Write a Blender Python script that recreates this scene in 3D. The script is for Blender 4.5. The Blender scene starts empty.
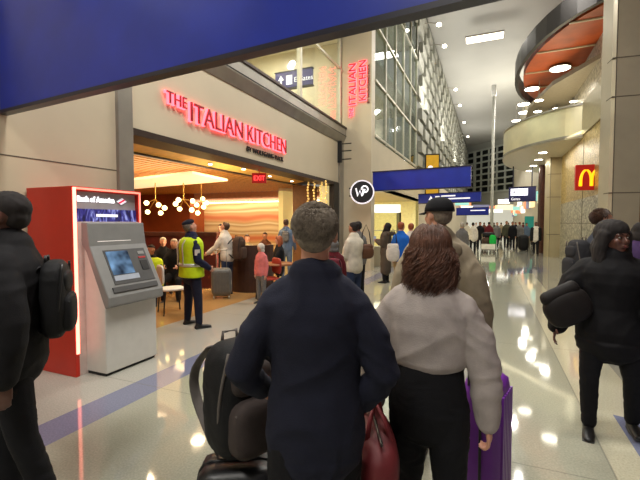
import bpy, bmesh, math, random
from mathutils import Vector, Matrix, noise
random.seed(7)
C = bpy.context.scene.collection
PI = math.pi
F = 400.0; YAW = math.atan(170/400.0); CY, SY = math.cos(YAW), math.sin(YAW); CAMH = 1.65; HOR = 223.0

def at(px, z, h=0.0):
    """world point at depth z along the view in pixel column px, at height h"""
    x = (px-320)/F*z
    return Vector((x*CY - z*SY, x*SY + z*CY, h))
def depth(py): return F*CAMH/(py-HOR)

# ------------------------------------------------------------------ materials
def lin(c):
    return tuple(((v/255.0)/12.92 if v/255.0 <= .04045 else (((v/255.0)+.055)/1.055)**2.4) for v in c) + (1.0,)
MATS = {}
def mat(name, rgb, rough=.6, metal=0.0, var=.10, scale=8.0, bump=0.0, bscale=60.0, emit=None, estr=0.0, spec=.5):
    if name in MATS: return MATS[name]
    m = bpy.data.materials.new(name); m.use_nodes = True; MATS[name] = m
    nt = m.node_tree; b = nt.nodes['Principled BSDF']
    tc = nt.nodes.new('ShaderNodeTexCoord')
    n = nt.nodes.new('ShaderNodeTexNoise'); n.inputs['Scale'].default_value = scale; n.inputs['Detail'].default_value = 4
    nt.links.new(tc.outputs['Object'], n.inputs['Vector'])
    r = nt.nodes.new('ShaderNodeValToRGB'); L = lin(rgb)
    r.color_ramp.elements[0].position = .3; r.color_ramp.elements[1].position = .7
    r.color_ramp.elements[0].color = tuple(v*(1-var) for v in L[:3])+(1,)
    r.color_ramp.elements[1].color = tuple(min(1, v*(1+var)) for v in L[:3])+(1,)
    nt.links.new(n.outputs['Fac'], r.inputs['Fac']); nt.links.new(r.outputs['Color'], b.inputs['Base Color'])
    b.inputs['Roughness'].default_value = rough; b.inputs['Metallic'].default_value = metal
    b.inputs['Specular IOR Level'].default_value = spec
    if bump:
        n2 = nt.nodes.new('ShaderNodeTexNoise'); n2.inputs['Scale'].default_value = bscale; n2.inputs['Detail'].default_value = 3
        nt.links.new(tc.outputs['Object'], n2.inputs['Vector'])
        bp = nt.nodes.new('ShaderNodeBump'); bp.inputs['Strength'].default_value = bump; bp.inputs['Distance'].default_value = .01
        nt.links.new(n2.outputs['Fac'], bp.inputs['Height']); nt.links.new(bp.outputs['Normal'], b.inputs['Normal'])
    if emit:
        b.inputs['Emission Color'].default_value = lin(emit); b.inputs['Emission Strength'].default_value = estr
    return m

# ------------------------------------------------------------------ object helpers
def tag(o, label=None, cat=None, group=None, kind=None):
    if label: o['label'] = label
    if cat: o['category'] = cat
    if group: o['group'] = group
    if kind: o['kind'] = kind
    return o
def thing(name, label, cat, loc=(0,0,0), rz=0.0, group=None):
    o = bpy.data.objects.new(name, None); C.objects.link(o); o.empty_display_size = .1
    o.location = loc; o.rotation_euler = (0,0,rz)
    return tag(o, label, cat, group)
def link_mesh(name, me, m, parent=None, smooth=False):
    o = bpy.data.objects.new(name, me); C.objects.link(o)
    if m is not None:
        me.materials.clear()
        for x in (m if isinstance(m, (list, tuple)) else [m]): me.materials.append(x)
    if parent is not None: o.parent = parent
    if smooth:
        for p in me.polygons: p.use_smooth = True
    return o
def obj(name, bm, m, parent=None, smooth=False, bevel=0.0):
    me = bpy.data.meshes.new(name)
    bmesh.ops.recalc_face_normals(bm, faces=bm.faces[:])
    bm.to_mesh(me); bm.free()
    o = link_mesh(name, me, m, parent, smooth)
    if bevel:
        md = o.modifiers.new('bevel', 'BEVEL'); md.width = bevel; md.segments = 2; md.limit_method = 'ANGLE'
    return o
def struct(name, bm, m, smooth=False, parent=None, bevel=0):
    o = obj(name, bm, m, parent, smooth, bevel)
    o['kind'] = 'structure'
    return o
def B(): return bmesh.new()
def box(bm, x0, x1, y0, y1, z0, z1, mi=0, M=None):
    vs = [bm.verts.new((x,y,z)) for x in (x0,x1) for y in (y0,y1) for z in (z0,z1)]
    if M is not None:
        for v in vs: v.co = M @ v.co
    for f in ((0,1,3,2),(4,6,7,5),(0,4,5,1),(2,3,7,6),(0,2,6,4),(1,5,7,3)):
        fc = bm.faces.new([vs[i] for i in f]); fc.material_index = mi
    return bm
def boxc(bm, c, s, M=None, mi=0):
    return box(bm, c[0]-s[0]/2, c[0]+s[0]/2, c[1]-s[1]/2, c[1]+s[1]/2, c[2]-s[2]/2, c[2]+s[2]/2, mi, M)
def prism(bm, poly, axis, a, b, mi=0):
    """extrude a 2-D polygon along an axis from a to b. axis 'x': poly=(y,z); 'y': (x,z); 'z': (x,y)"""
    def P(p, t):
        return {'x': (t,p[0],p[1]), 'y': (p[0],t,p[1]), 'z': (p[0],p[1],t)}[axis]
    A = [bm.verts.new(P(p,a)) for p in poly]; D = [bm.verts.new(P(p,b)) for p in poly]
    n = len(poly)
    for i in range(n):
        f = bm.faces.new((A[i],A[(i+1)%n],D[(i+1)%n],D[i])); f.material_index = mi
    bm.faces.new(A[::-1]).material_index = mi; bm.faces.new(D).material_index = mi
    return bm
def ell(bm, c, r, M=None, u=16, v=10):
    g = bmesh.ops.create_uvsphere(bm, u_segments=u, v_segments=v, radius=1.0)
    for w in g['verts']:
        p = Vector((w.co.x*r[0]+c[0], w.co.y*r[1]+c[1], w.co.z*r[2]+c[2]))
        w.co = M @ p if M is not None else p
    return bm
def limb(bm, pts, rads, n=14, ref=Vector((1,0,0)), caps=True, M=None):
    """lofted tube with rounded ends; rads are numbers or (side, depth) pairs"""
    pts = [Vector(p) for p in pts]
    rads = [(r,r) if isinstance(r,(int,float)) else r for r in rads]
    if caps:
        d0 = (pts[0]-pts[1]).normalized(); d1 = (pts[-1]-pts[-2]).normalized()
        P=[];R=[]
        for t in (1.0,.92,.7,.4):
            s=math.sqrt(max(0,1-t*t)); s=max(s,.05); k=min(rads[0])
            P.append(pts[0]+d0*k*t); R.append((rads[0][0]*s, rads[0][1]*s))
        P+=pts; R+=rads
        for t in (.4,.7,.92,1.0):
            s=math.sqrt(max(0,1-t*t)); s=max(s,.05); k=min(rads[-1])
            P.append(pts[-1]+d1*k*t); R.append((rads[-1][0]*s, rads[-1][1]*s))
        pts, rads = P, R
    rings=[]
    for i,p in enumerate(pts):
        a = pts[max(0,i-1)]; b = pts[min(len(pts)-1,i+1)]
        d = (b-a).normalized()
        s = ref - d*ref.dot(d)
        if s.length < .05: s = Vector((0,1,0)) - d*d.y
        s.normalize(); t = d.cross(s)
        ring=[]
        for k in range(n):
            th = 2*PI*k/n
            q = p + s*(math.cos(th)*rads[i][0]) + t*(math.sin(th)*rads[i][1])
            ring.append(bm.verts.new(M @ q if M is not None else q))
        rings.append(ring)
    for a,b in zip(rings, rings[1:]):
        for k in range(n):
            bm.faces.new((a[k],a[(k+1)%n],b[(k+1)%n],b[k]))
    bm.faces.new(rings[0][::-1]); bm.faces.new(rings[-1])
    return bm
def tube(bm, pts, r, n=8, M=None): return limb(bm, pts, [r]*len(pts), n, caps=False, M=M)
def lathe(bm, prof, n=24, c=(0,0), M=None):
    rings=[]
    for r,z in prof:
        rings.append([bm.verts.new((M or Matrix.Identity(4)) @ Vector((c[0]+r*math.cos(2*PI*k/n), c[1]+r*math.sin(2*PI*k/n), z))) for k in range(n)])
    for a,b in zip(rings,rings[1:]):
        for k in range(n): bm.faces.new((a[k],a[(k+1)%n],b[(k+1)%n],b[k]))
    bm.faces.new(rings[0][::-1]); bm.faces.new(rings[-1])
    return bm
def remesh(bm, vox, smooth=3, fac=.5, wrinkle=0.0, wscale=9.0, stretch=(1,1,1), name='m'):
    """merge overlapping closed shells into one continuous surface"""
    bmesh.ops.recalc_face_normals(bm, faces=bm.faces[:])
    me = bpy.data.meshes.new('tmp'); bm.to_mesh(me); bm.free()
    o = bpy.data.objects.new('tmp', me); C.objects.link(o)
    r = o.modifiers.new('r','REMESH'); r.mode='VOXEL'; r.voxel_size = vox
    if smooth:
        s = o.modifiers.new('s','SMOOTH'); s.iterations = smooth; s.factor = fac
    dg = bpy.context.evaluated_depsgraph_get()
    out = bpy.data.meshes.new_from_object(o.evaluated_get(dg)); out.name = name
    bpy.data.objects.remove(o); bpy.data.meshes.remove(me)
    if wrinkle:
        nrm = [v.normal.copy() for v in out.vertices]
        for v,nn in zip(out.vertices, nrm):
            p = Vector((v.co.x*wscale*stretch[0], v.co.y*wscale*stretch[1], v.co.z*wscale*stretch[2]))
            w = noise.noise(p + Vector((noise.noise(p*.7+Vector((5,5,5)))*1.6, 0, noise.noise(p*.6)*1.6)))
            w = 1-abs(w)*2.2
            v.co += nn*(w*wrinkle*.6)
    return out
def text_mesh(body, size, extrude, align='LEFT', bold=0.0, spacing=1.0):
    cu = bpy.data.curves.new('t','FONT'); cu.body = body; cu.size = size; cu.extrude = extrude; cu.align_x = align
    cu.offset = bold; cu.space_character = spacing; cu.resolution_u = 3
    o = bpy.data.objects.new('t', cu); C.objects.link(o)
    dg = bpy.context.evaluated_depsgraph_get()
    me = bpy.data.meshes.new_from_object(o.evaluated_get(dg)); bpy.data.objects.remove(o)
    return me
def text(name, body, size, extrude, org, u, v, m, parent=None, align='LEFT', bold=0.0, spacing=1.0, width=None, kind=None):
    """lettering laid on a plane: u along the line, v up the letters"""
    me = text_mesh(body, size, extrude, align, bold, spacing)
    u = Vector(u).normalized(); v = Vector(v).normalized(); w = u.cross(v)
    if width:
        xs=[q.co.x for q in me.vertices]; s = width/(max(xs)-min(xs))
        for q in me.vertices: q.co.x *= s
    M = Matrix((( u.x,v.x,w.x,org[0]),(u.y,v.y,w.y,org[1]),(u.z,v.z,w.z,org[2]),(0,0,0,1)))
    me.transform(M)
    o = link_mesh(name, me, m, parent)
    if kind: o['kind']=kind
    return o
def light(name, kind, loc, energy, color=(1,1,1), size=1.0, size_y=None, rot=None, spot=None, target=None):
    l = bpy.data.lights.new(name, kind); l.energy = energy; l.color = color
    if kind=='AREA':
        l.size = size
        if size_y: l.shape='RECTANGLE'; l.size_y = size_y
    else: l.shadow_soft_size = size
    if spot: l.spot_size = spot; l.spot_blend=.6
    o = bpy.data.objects.new(name, l); C.objects.link(o); o.location = loc
    if target is not None:
        o.rotation_euler = (Vector(target)-Vector(loc)).to_track_quat('-Z','Y').to_euler()
    elif rot: o.rotation_euler = rot
    return o
EXPOSURE=-0.18; WORLD=.5; UP=.42; REST=75
ADDED_LAMPS=[(-1.2,-3,8.0,450),(-1.2,3,8.0,470),(-1.0,9.5,9.5,400),(-.5,17,11,320),(-.5,27,13,240)]  # places and power of the ceiling lamps added to light the hall
# ------------------------------------------------------------------ people
SKIN = dict(
  pale=mat('skin_pale',(205,150,125),.5,var=.06,bump=.15,bscale=120), mid=mat('skin_mid',(170,115,88),.5,var=.06),
  dark=mat('skin_dark',(98,62,50),.48,var=.08), deep=mat('skin_deep',(62,40,34),.5,var=.08))
EYEW = mat('eye_white',(176,168,160),.25,var=.02); EYED = mat('eye_dark',(30,20,16),.2,var=.02)
SHOE = mat('shoe_black',(22,22,24),.45); SOLE = mat('shoe_sole',(60,60,62),.7)
LIPS = mat('lips',(120,62,58),.45)

def hand(bm, w, d, side, nrm, thumb, s=1.0, curl=.5, M=None, fingers=True):
    """palm, four unequal curling fingers and a thumb leaving the side of the palm"""
    d = d.normalized(); n = (nrm - d*nrm.dot(d)).normalized(); t = d.cross(n)
    if t.dot(thumb) < 0: t = -t
    pc = w + d*.045*s
    limb(bm, [w-d*.01*s, w+d*.03*s, w+d*.08*s], [(.026*s,.02*s),(.037*s,.017*s),(.04*s,.014*s)], 12, ref=t, M=M)
    if not fingers:
        limb(bm,[w+d*.08*s, w+d*.12*s+n*.02*s, w+d*.13*s+n*.05*s],[(.034*s,.012*s),(.03*s,.011*s),(.026*s,.01*s)],10,ref=t,M=M)
    else:
        for i,(off,L) in enumerate(((.031,.088),(.0105,.098),(-.0105,.092),(-.031,.074))):
            p = w + d*.078*s + t*off*s
            pts=[p-d*.02*s]; ang=0.12; q=p
            for seg,(f,c) in enumerate(((.45,.6),(.32,.9),(.23,.6))):
                pts.append(q.copy()) if seg==0 else None
                q = q + (d*math.cos(ang)+n*math.sin(ang))*L*f*s; ang += curl*c*1.5
                pts.append(q.copy())
            limb(bm, pts, [.0095*s]*2+[.0088*s,.0082*s,.007*s], 8, ref=t, M=M)
    b = w + d*.022*s + t*.028*s
    limb(bm, [b-t*.012*s, b+(t*.75+d*.6).normalized()*.035*s+n*.008*s, b+(t*.55+d*.9).normalized()*.062*s+n*.02*s*(1+curl)], [.013*s,.0115*s,.009*s], 8, M=M)

def person(label, loc, face, H=1.75, build=1.0, depthk=1.0, skin='mid', top=None, bottom=None, shoe=SHOE, hair=('short',None),
           arms=None, legs=None, lean=0.0, headyaw=0.0, headpitch=0.0, hem=.49, cuff=1.0, bulk=1.0, vox=.012, group=None,
           sleeve=1.0, thighb=1.0, wr=.006, collar=None, eyes=False, handspec=None, headscale=1.0, coat_flare=0.0, drop=0.0):
    """face: direction the figure faces in world XY. local frame: +Y forward, +X the figure's right"""
    rz = math.atan2(-face[0], face[1])
    root = thing('person', label, 'person', (loc[0],loc[1],drop), rz, group)
    k = H/1.75
    fine = vox <= .009
    hipz = .525*H
    Lm = Matrix.Translation((0,0,hipz)) @ Matrix.Rotation(-lean,4,'X') @ Matrix.Translation((0,0,-hipz))
    arms = arms or {}; legs = legs or {}
    def sh(s): return Lm @ Vector((s*.168*build*k, -.01, .797*H))
    bm = B()
    # trunk
    def trunk(bm, grow, z0, ztop=.845, flare=0.0):
        prof=[(.46,.165,.105),(.50,.178,.118),(.55,.17,.115),(.61,.152,.105),(.67,.160,.112),(.73,.178,.122),(.775,.182,.115),(.80,.165,.102),(.822,.125,.085),(.842,.085,.07),(.86,.062,.062)]
        P=[];R=[]
        if z0 < .46:
            P.append((0,0,z0*H)); R.append(((.165+flare)*build*k+grow, (.11+flare*.7)*depthk*build*k+grow))
        for z,a,b in prof:
            if z < z0-.001 or z > ztop: continue
            fl = flare*max(0,(.62-z)/.3)
            P.append((0,-.0,z*H)); R.append((a*build*k+grow+fl*k, b*build*depthk*k+grow+fl*.7*k))
        limb(bm, P, R, 28, M=Lm)
    trunk(bm, 0, .46)
    limb(bm, [(0,-.005,.80*H),(0,.0,.86*H),(0,.012,.90*H)], [.062*k*build**.5,.056*k,.054*k], 16, M=Lm)
    J={}
    for s,key in ((1,'R'),(-1,'L')):
        ua, fa = arms.get(key, ((s*.12,.02,-1),(s*.02,.12,-1)))
        ua=Vector(ua).normalized(); fa=Vector(fa).normalized()
        S=sh(s); E=S+ua*.172*H*1.0; W=E+fa*.148*H
        J[key]=(S,E,W,ua,fa)
        limb(bm, [S+Vector((-s*.03,0,-.01)), S.lerp(E,.5), E, E.lerp(W,.35), W], [.05*k,.045*k,.038*k,.036*k,.025*k], 14)
        hs = (handspec or {}).get(key,{})
        hand(bm, W, hs.get('d',fa) if not isinstance(hs.get('d',fa),tuple) else Vector(hs['d']), s, Vector(hs.get('n',(-s,0.15,0))), Vector(hs.get('t',(0,1,.2))), s=k*1.0, curl=hs.get('curl',.45), fingers=fine or vox<.011)
        th, shn = legs.get(key, ((s*.03,.02,-1),(0,-.03,-1)))
        th=Vector(th).normalized(); shn=Vector(shn).normalized()
        Hp=Vector((s*.09*build*k,0,.515*H)); K=Hp+th*.245*H; A=K+shn*.235*H
        J[key+'l']=(Hp,K,A)
        limb(bm, [Hp, Hp.lerp(K,.4), K, K.lerp(A,.3), A], [.085*k*thighb,.078*k*thighb,.054*k,.052*k,.036*k], 14)
        fd=Vector((s*.12,1,0)).normalized()
        limb(bm,[A+Vector((0,-.02,-.03*k)), A+fd*.08*k+Vector((0,0,-.045*k)), A+fd*.15*k+Vector((0,0,-.055*k))],[.036*k,.034*k,.024*k],12)
    # head
    hs_=headscale*k
    HM = Lm @ Matrix.Translation((0,.012,.875*H)) @ Matrix.Rotation(headyaw,4,'Z') @ Matrix.Rotation(-headpitch,4,'X') @ Matrix.Translation((0,.01,.062*H)) @ Matrix.Scale(hs_,4)
    ell(bm,(0,-.014,.025),(.076,.096,.088),HM,20,14); ell(bm,(0,.02,-.03),(.062,.07,.082),HM,20,14)
    ell(bm,(0,.052,-.088),(.033,.03,.024),HM); ell(bm,(0,.072,.027),(.05,.019,.012),HM)
    limb(bm,[(0,.085,.012),(0,.104,-.018)],[.008,.0125],10,M=HM); ell(bm,(0,.098,-.024),(.017,.011,.008),HM)
    for s in (1,-1):
        ell(bm,(s*.035,.06,-.022),(.024,.025,.025),HM)
        ell(bm,(s*.079,-.006,-.006),(.009,.02,.032),HM)
        ell(bm,(s*.031,.078,.017),(.017,.008,.005),HM)
    ell(bm,(0,.09,-.05),(.023,.01,.005),HM); ell(bm,(0,.088,-.06),(.02,.011,.006),HM)
    me = remesh(bm, vox, 2 if fine else 1, .4)
    body = link_mesh('body', me, SKIN[skin], root, True)
    if eyes:
        for s in (1,-1):
            b=B(); ell(b,(s*.031,.079,.008),(.0115,.009,.006),HM); e=obj('eye',b,EYEW,root,True)
            b=B(); ell(b,(s*.031,.0875,.008),(.006,.003,.006),HM); obj('iris',b,EYED,e,True)
            b=B(); limb(b,[(s*.016,.088,.030),(s*.032,.091,.034),(s*.049,.080,.030)],[.003,.004,.002],8,M=HM); obj('eyebrow',b,EYED,root,True)
        b=B(); ell(b,(0,.0975,-.0505),(.021,.006,.004),HM); ell(b,(0,.0965,-.0585),(.018,.006,.005),HM); obj('lips',b,LIPS,root,True)
    # trousers
    b=B()
    trunk(b, .008*k, .46, .60 if hem < .58 else .66)
    for key in 'RL':
        Hp,K,A=J[key+'l']
        limb(b,[Hp, Hp.lerp(K,.4), K, K.lerp(A,.35), K.lerp(A,.93)],[.097*k*thighb,.092*k*thighb,.07*k*thighb**.5,.066*k,.055*k],16)
    o=link_mesh('trousers', remesh(b, vox*1.1, 2, .4, wr*.5, 9, (1,1,1.6)), bottom, root, True)
    # shoes
    for s,key in ((1,'R'),(-1,'L')):
        A=J[key+'l'][2]; fd=Vector((s*.12,1,0)).normalized(); b=B()
        base=A.z-.079*k
        G=Vector((A.x,A.y,base))
        limb(b,[G+Vector((0,-.045*k,.035*k)),G+fd*.04*k+Vector((0,0,.04*k)),G+fd*.13*k+Vector((0,0,.03*k)),G+fd*.18*k+Vector((0,0,.026*k))],[(.04*k,.035*k),(.043*k,.04*k),(.046*k,.03*k),(.038*k,.022*k)],14)
        limb(b,[G+Vector((0,-.02*k,.05*k)),G+Vector((0,-.01*k,.10*k))],[.043*k,.047*k],12)
        sho=link_mesh('shoe', remesh(b,max(vox,.01),2,.4), shoe, root, True)
        if vox<.02:
            b=B(); limb(b,[G+Vector((0,-.05*k,.012*k)),G+fd*.06*k+Vector((0,0,.012*k)),G+fd*.185*k+Vector((0,0,.012*k))],[(.04*k,.012*k),(.045*k,.012*k),(.042*k,.012*k)],14); obj('sole',b,SOLE,sho,True)
    # top
    b=B(); g=.016*k*bulk
    trunk(b, g, hem, .845, coat_flare)
    for s,key in ((1,'R'),(-1,'L')):
        S,E,W,ua,fa=J[key]
        We=E.lerp(W,cuff)
        ell(b, S+Vector((-s*.022,0,-.028*k)), (.054*k+g,.056*k+g,.048*k+g*.6), None)
        limb(b,[(s*.04*k,-.004,.826*H),(s*.10*k*build,-.006,.812*H),(s*.155*k*build,-.008,.790*H)],[.045*k+g*.6,.046*k+g*.7,.045*k+g*.7],14,M=Lm)
        limb(b,[S+Vector((-s*.03,0,-.01)), S.lerp(E,.5), E, E.lerp(We,.45), We],[(.044*k+g)*sleeve**.5,(.048*k+g)*sleeve,(.041*k+g)*sleeve,(.038*k+g)*sleeve,(.029*k+g*.7)*sleeve],16)
    limb(b,[(0,0,.80*H),(0,-.004,.845*H)],[(.10*k+g,.075*k+g),(.066*k+g*.5,.064*k+g*.5)],18,M=Lm)
    tp=link_mesh('shirt' if bulk<1.5 else 'jacket', remesh(b, vox*1.1, 3, .4, wr, 6, (1,1,1.0)), top, root, True)
    if collar:
        b=B()
        prof=[]
        n=28
        for (z,r0) in ((.838,.080),(.862,.072),(.872,.070),(.868,.062),(.84,.064)):
            prof.append([b.verts.new(Lm @ Vector((math.cos(2*PI*i/n)*r0*k*1.0, math.sin(2*PI*i/n)*r0*k+.002, z*H+ (-.012*math.sin(2*PI*i/n))*k))) for i in range(n)])
        for a,c in zip(prof,prof[1:]):
            for i in range(n): b.faces.new((a[i],a[(i+1)%n],c[(i+1)%n],c[i]))
        obj('collar',b,collar,root,True)
    # hair
    style, hm = hair
    if style!='none':
        b=B()
        if style in('short','long','cap','bun'):
            ell(b,(0,-.026,.038),(.0805,.092,.082),HM,20,14); ell(b,(0,-.052,-.004),(.070,.058,.062),HM,20,14)
            ell(b,(0,.02,.075),(.06,.06,.035),HM)
        if style=='long':
            for s in (1,-1): limb(b,[(s*.055,.0,.03),(s*.078,-.02,-.06),(s*.075,-.035,-.16)],[(.03,.05),(.032,.05),(.026,.04)],12,M=HM)
            limb(b,[(0,-.07,.02),(0,-.085,-.08),(0,-.085,-.2)],[(.07,.035),(.08,.035),(.066,.025)],14,M=HM)
        if style=='bun': ell(b,(0,-.115,.07),(.035,.035,.035),HM)
        if style=='puffy':
            ell(b,(0,-.035,.035),(.105,.105,.105),HM,20,14); ell(b,(0,-.07,-.07),(.11,.075,.10),HM,20,14)
            for s in (1,-1): limb(b,[(s*.085,.0,.03),(s*.10,-.02,-.07),(s*.10,-.02,-.19)],[(.035,.05),(.038,.055),(.035,.05)],12,M=HM)
            ell(b,(0,.0,.06),(.088,.085,.075),HM,20,14)
        if style=='hood':
            ell(b,(0,-.03,.025),(.105,.115,.115),HM,20,14); ell(b,(0,-.05,-.09),(.105,.08,.08),HM)
        link_mesh('hood' if style=='hood' else 'hair', remesh(b,max(.006,vox),1,.3,.006 if fine else .004,26,(1,1,.35)), hm, root, True)
    root['_']=0
    del root['_']
    return dict(root=root, J=J, HM=HM, Lm=Lm, k=k, H=H, rz=rz)

def cap(P, m, brim=True, ym=0.0):
    HM=P['HM']; b=B()
    R=HM @ Matrix.Rotation(ym,4,'Z')
    n=28; rings=[]
    for t in (0,.18,.36,.55,.75,.92,1.0):
        a=t*PI/2
        rings.append([b.verts.new(R @ Vector((math.cos(2*PI*i/n)*.092*math.cos(a*.98)**.75, -.018+math.sin(2*PI*i/n)*.116*math.cos(a*.98)**.75, .028+.104*math.sin(a)))) for i in range(n)])
    for a,c in zip(rings,rings[1:]):
        for i in range(n): b.faces.new((a[i],a[(i+1)%n],c[(i+1)%n],c[i]))
    b.faces.new(rings[-1]); 
    low=[b.verts.new(v.co*1.0) for v in rings[0]]
    o=obj('cap',b,m,P['root'],True)
    s=o.modifiers.new('s','SOLIDIFY'); s.thickness=.004
    b=B(); top=[];bot=[]
    for i in range(13):
        t=-1+i/6.0; x=t*.072
        y0=.078-.02*t*t*2; y1=.078+.082*(1-t*t)**.5 if abs(t)<1 else .06
        for row,yy,dz in ((top,y0,0),(bot,max(y1,y0+.002),-.014)):
            row.append(R @ Vector((x,yy,.034+dz-.012*t*t)))
    A=[b.verts.new(p) for p in top]; D=[b.verts.new(p) for p in bot]
    for i in range(12): b.faces.new((A[i],A[i+1],D[i+1],D[i]))
    o2=obj('cap_brim',b,m,o,True); s=o2.modifiers.new('s','SOLIDIFY'); s.thickness=.004
    return o

def rbox(bm, c, s, r=.04, M=None, pw=4.0):
    """rounded box as a superellipsoid closed shell"""
    g=bmesh.ops.create_uvsphere(bm,u_segments=28,v_segments=18,radius=1.0)
    for v in g['verts']:
        p=v.co.normalized(); e=2.0/pw
        q=Vector([math.copysign(abs(t)**e,t) for t in p])
        L=(abs(p.x)**pw+abs(p.y)**pw+abs(p.z)**pw)**(1/pw)
        q=p/L
        q=Vector((q.x*s[0]/2+c[0],q.y*s[1]/2+c[1],q.z*s[2]/2+c[2]))
        v.co = M @ q if M is not None else q
    return bm

def backpack(label, loc, rz, m, trim, size=(.30,.18,.46), tilt=0.0, cat='backpack', straps=True, pocket=None, group=None):
    """origin at its base; its back panel faces +Y (the wearer), pockets towards -Y"""
    root=thing('backpack',label,cat,loc,rz,group); root.rotation_euler=(tilt,0,rz)
    w,d,h=size; b=B()
    rbox(b,(0,0,h*.5),(w,d,h),pw=3.6); link_mesh('pack_body', remesh(b,.012,2,.4,.006,9), m, root, True)
    b=B(); rbox(b,(0,-d*.5,h*.32),(w*.78,d*.5,h*.5),pw=3.6); pk=obj('front_pocket',b,pocket or m,root,True)
    b=B(); rbox(b,(0,-d*.42,h*.72),(w*.7,d*.35,h*.28),pw=3.2); obj('top_pocket',b,pocket or m,root,True)
    b=B(); pts=[(-w*.36+w*.72*i/10, -d*.62, h*(.47+.05*math.sin(PI*i/10))) for i in range(11)]; tube(b,pts,.006); obj('zip',b,trim,pk,True)
    for s in (1,-1):
        b=B(); pts=[(s*w*(.36+.12*math.sin(PI*i/12)), -d*(.30-.1*math.cos(PI*i/12)), h*(.06+.9*i/12)) for i in range(13)]; tube(b,pts,.007); obj('piping',b,trim,root,True)
        if straps:
            b=B(); pts=[(s*w*.27, d*(.45+.75*math.sin(PI*i/10)), h*(.1+.82*i/10)) for i in range(11)]
            limb(b,pts,[(.026,.007)]*11,10); obj('shoulder_strap',b,trim,root,True)
    b=B(); tube(b,[(-.04,d*.3,h*.97),(-.035,d*.3,h*1.05),(.035,d*.3,h*1.05),(.04,d*.3,h*.97)],.008); obj('grab_handle',b,trim,root,True)
    return root

def suitcase(label, loc, rz, m, trim, size=(.44,.26,.64), handle=.42, tilt=0.0, group=None):
    root=thing('suitcase',label,'suitcase',loc,rz,group); root.rotation_euler=(tilt,0,rz)
    w,d,h=size; b=B(); rbox(b,(0,0,.06+h/2),(w,d,h),pw=7); sh=obj('shell',b,m,root,True)
    b=B()
    for i in range(6):
        x=-w*.36+w*.72*i/5
        box(b,x-.012,x+.012,-d/2-.006,-d/2+.02,.14,.06+h-.08)
    obj('ribs',b,m,sh,False,.004)
    b=B(); pts=[(math.copysign(abs(math.cos(a))**.35,math.cos(a))*(w/2+.002),0,.06+h/2+math.copysign(abs(math.sin(a))**.35,math.sin(a))*(h/2+.002)) for a in [2*PI*i/40 for i in range(41)]]
    tube(b,pts,.008); obj('zip',b,trim,root,True)
    b=B()
    for s in (1,-1): tube(b,[(s*.11,d*.32,.06+h-.05),(s*.11,d*.32,.06+h+handle)],.009)
    hd=obj('telescopic_handle',b,trim,root,True)
    b=B(); limb(b,[(-.12,d*.32,.06+h+handle),(.12,d*.32,.06+h+handle)],[.017,.017],12); obj('grip',b,trim,hd,True)
    for sx in (1,-1):
        for sy in (1,-1):
            b=B(); M=Matrix.Translation((sx*w*.38,sy*d*.36,.03)) @ Matrix.Rotation(PI/2,4,'Y')
            lathe(b,[(.012,-.014),(.03,-.012),(.03,.012),(.012,.014)],16,M=M); obj('wheel',b,trim,root,False)
    return root
# ------------------------------------------------------------------ camera, world
sc = bpy.context.scene
cam = bpy.data.objects.new('camera', bpy.data.cameras.new('camera')); C.objects.link(cam)
cam.data.sensor_width = 36; cam.data.lens = 36*F/640; cam.data.clip_start=.05; cam.data.clip_end=400
PITCH = math.atan(17/F)
cam.location = (0,0,CAMH); cam.rotation_euler = (PI/2-PITCH, 0, YAW)
sc.camera = cam
sc.view_settings.view_transform='Standard'; sc.view_settings.look='None'; sc.view_settings.gamma=1; sc.view_settings.exposure=EXPOSURE
w = bpy.data.worlds.new('world'); sc.world = w; w.use_nodes=True
w.node_tree.nodes['Background'].inputs[0].default_value = (.62,.60,.54,1); w.node_tree.nodes['Background'].inputs[1].default_value = WORLD

# ------------------------------------------------------------------ materials of the place
PLASTER = mat('beige_panel',(196,184,158),.45,var=.04,scale=2)
CREAM = mat('cream_panel',(196,186,160),.5,var=.05,scale=2)
STEEL = mat('brushed_steel',(158,154,144),.34,.5,.10,3)
DARKMET = mat('dark_metal',(40,36,34),.4,.5)
DARKBR = mat('dark_brown_metal',(58,44,36),.45,.3)
SEAM = mat('panel_seam',(92,84,72),.6)
CEIL = mat('ceiling_grey',(158,157,150),.55,var=.03,scale=.6)
SIGNBLUE = mat('sign_blue',(16,42,158),.35,var=.12,scale=3)
SIGNEDGE = mat('sign_edge',(22,18,40),.35)
WHITE = mat('sign_white',(235,235,240),.5,emit=(235,235,245),estr=.9,var=.02)
LAMP = mat('lamp_glow',(255,250,235),.5,emit=(255,247,225),estr=14,var=.01)
LAMPSOFT = mat('lamp_soft',(255,248,225),.5,emit=(255,244,215),estr=4.0,var=.01)
REDGLOW = mat('red_neon',(255,60,70),.5,emit=(255,84,96),estr=5.0,var=.01)
REDFACE = mat('red_letter_face',(150,20,34),.5,emit=(255,30,50),estr=.05)
REDP = mat('red_lacquer',(190,40,22),.35,var=.08,scale=3)
WARMW = mat('warm_white_plastic',(206,204,196),.4,var=.04)
GREYP = mat('grey_plastic',(128,128,126),.42,var=.06)
GREYD = mat('grey_plastic_dark',(70,70,70),.45)
MULL = mat('mullion_cream',(190,186,168),.4,.2)
WOODSLAT = mat('wood_slat',(196,136,66),.4,var=.25,scale=12)
WOODDK = mat('dark_wood',(66,30,18),.5,var=.25)
AMBER = mat('amber_wall',(150,74,34),.5,var=.25,scale=1.2)
GOLDM = mat('gold_metal',(205,160,80),.3,.8)
MAROON = mat('maroon_screen',(74,20,18),.5,var=.2)
BLACK = mat('black_plastic',(18,18,20),.45)

def nodes(name):
    m=bpy.data.materials.new(name); m.use_nodes=True; return m, m.node_tree, m.node_tree.nodes['Principled BSDF']
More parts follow.
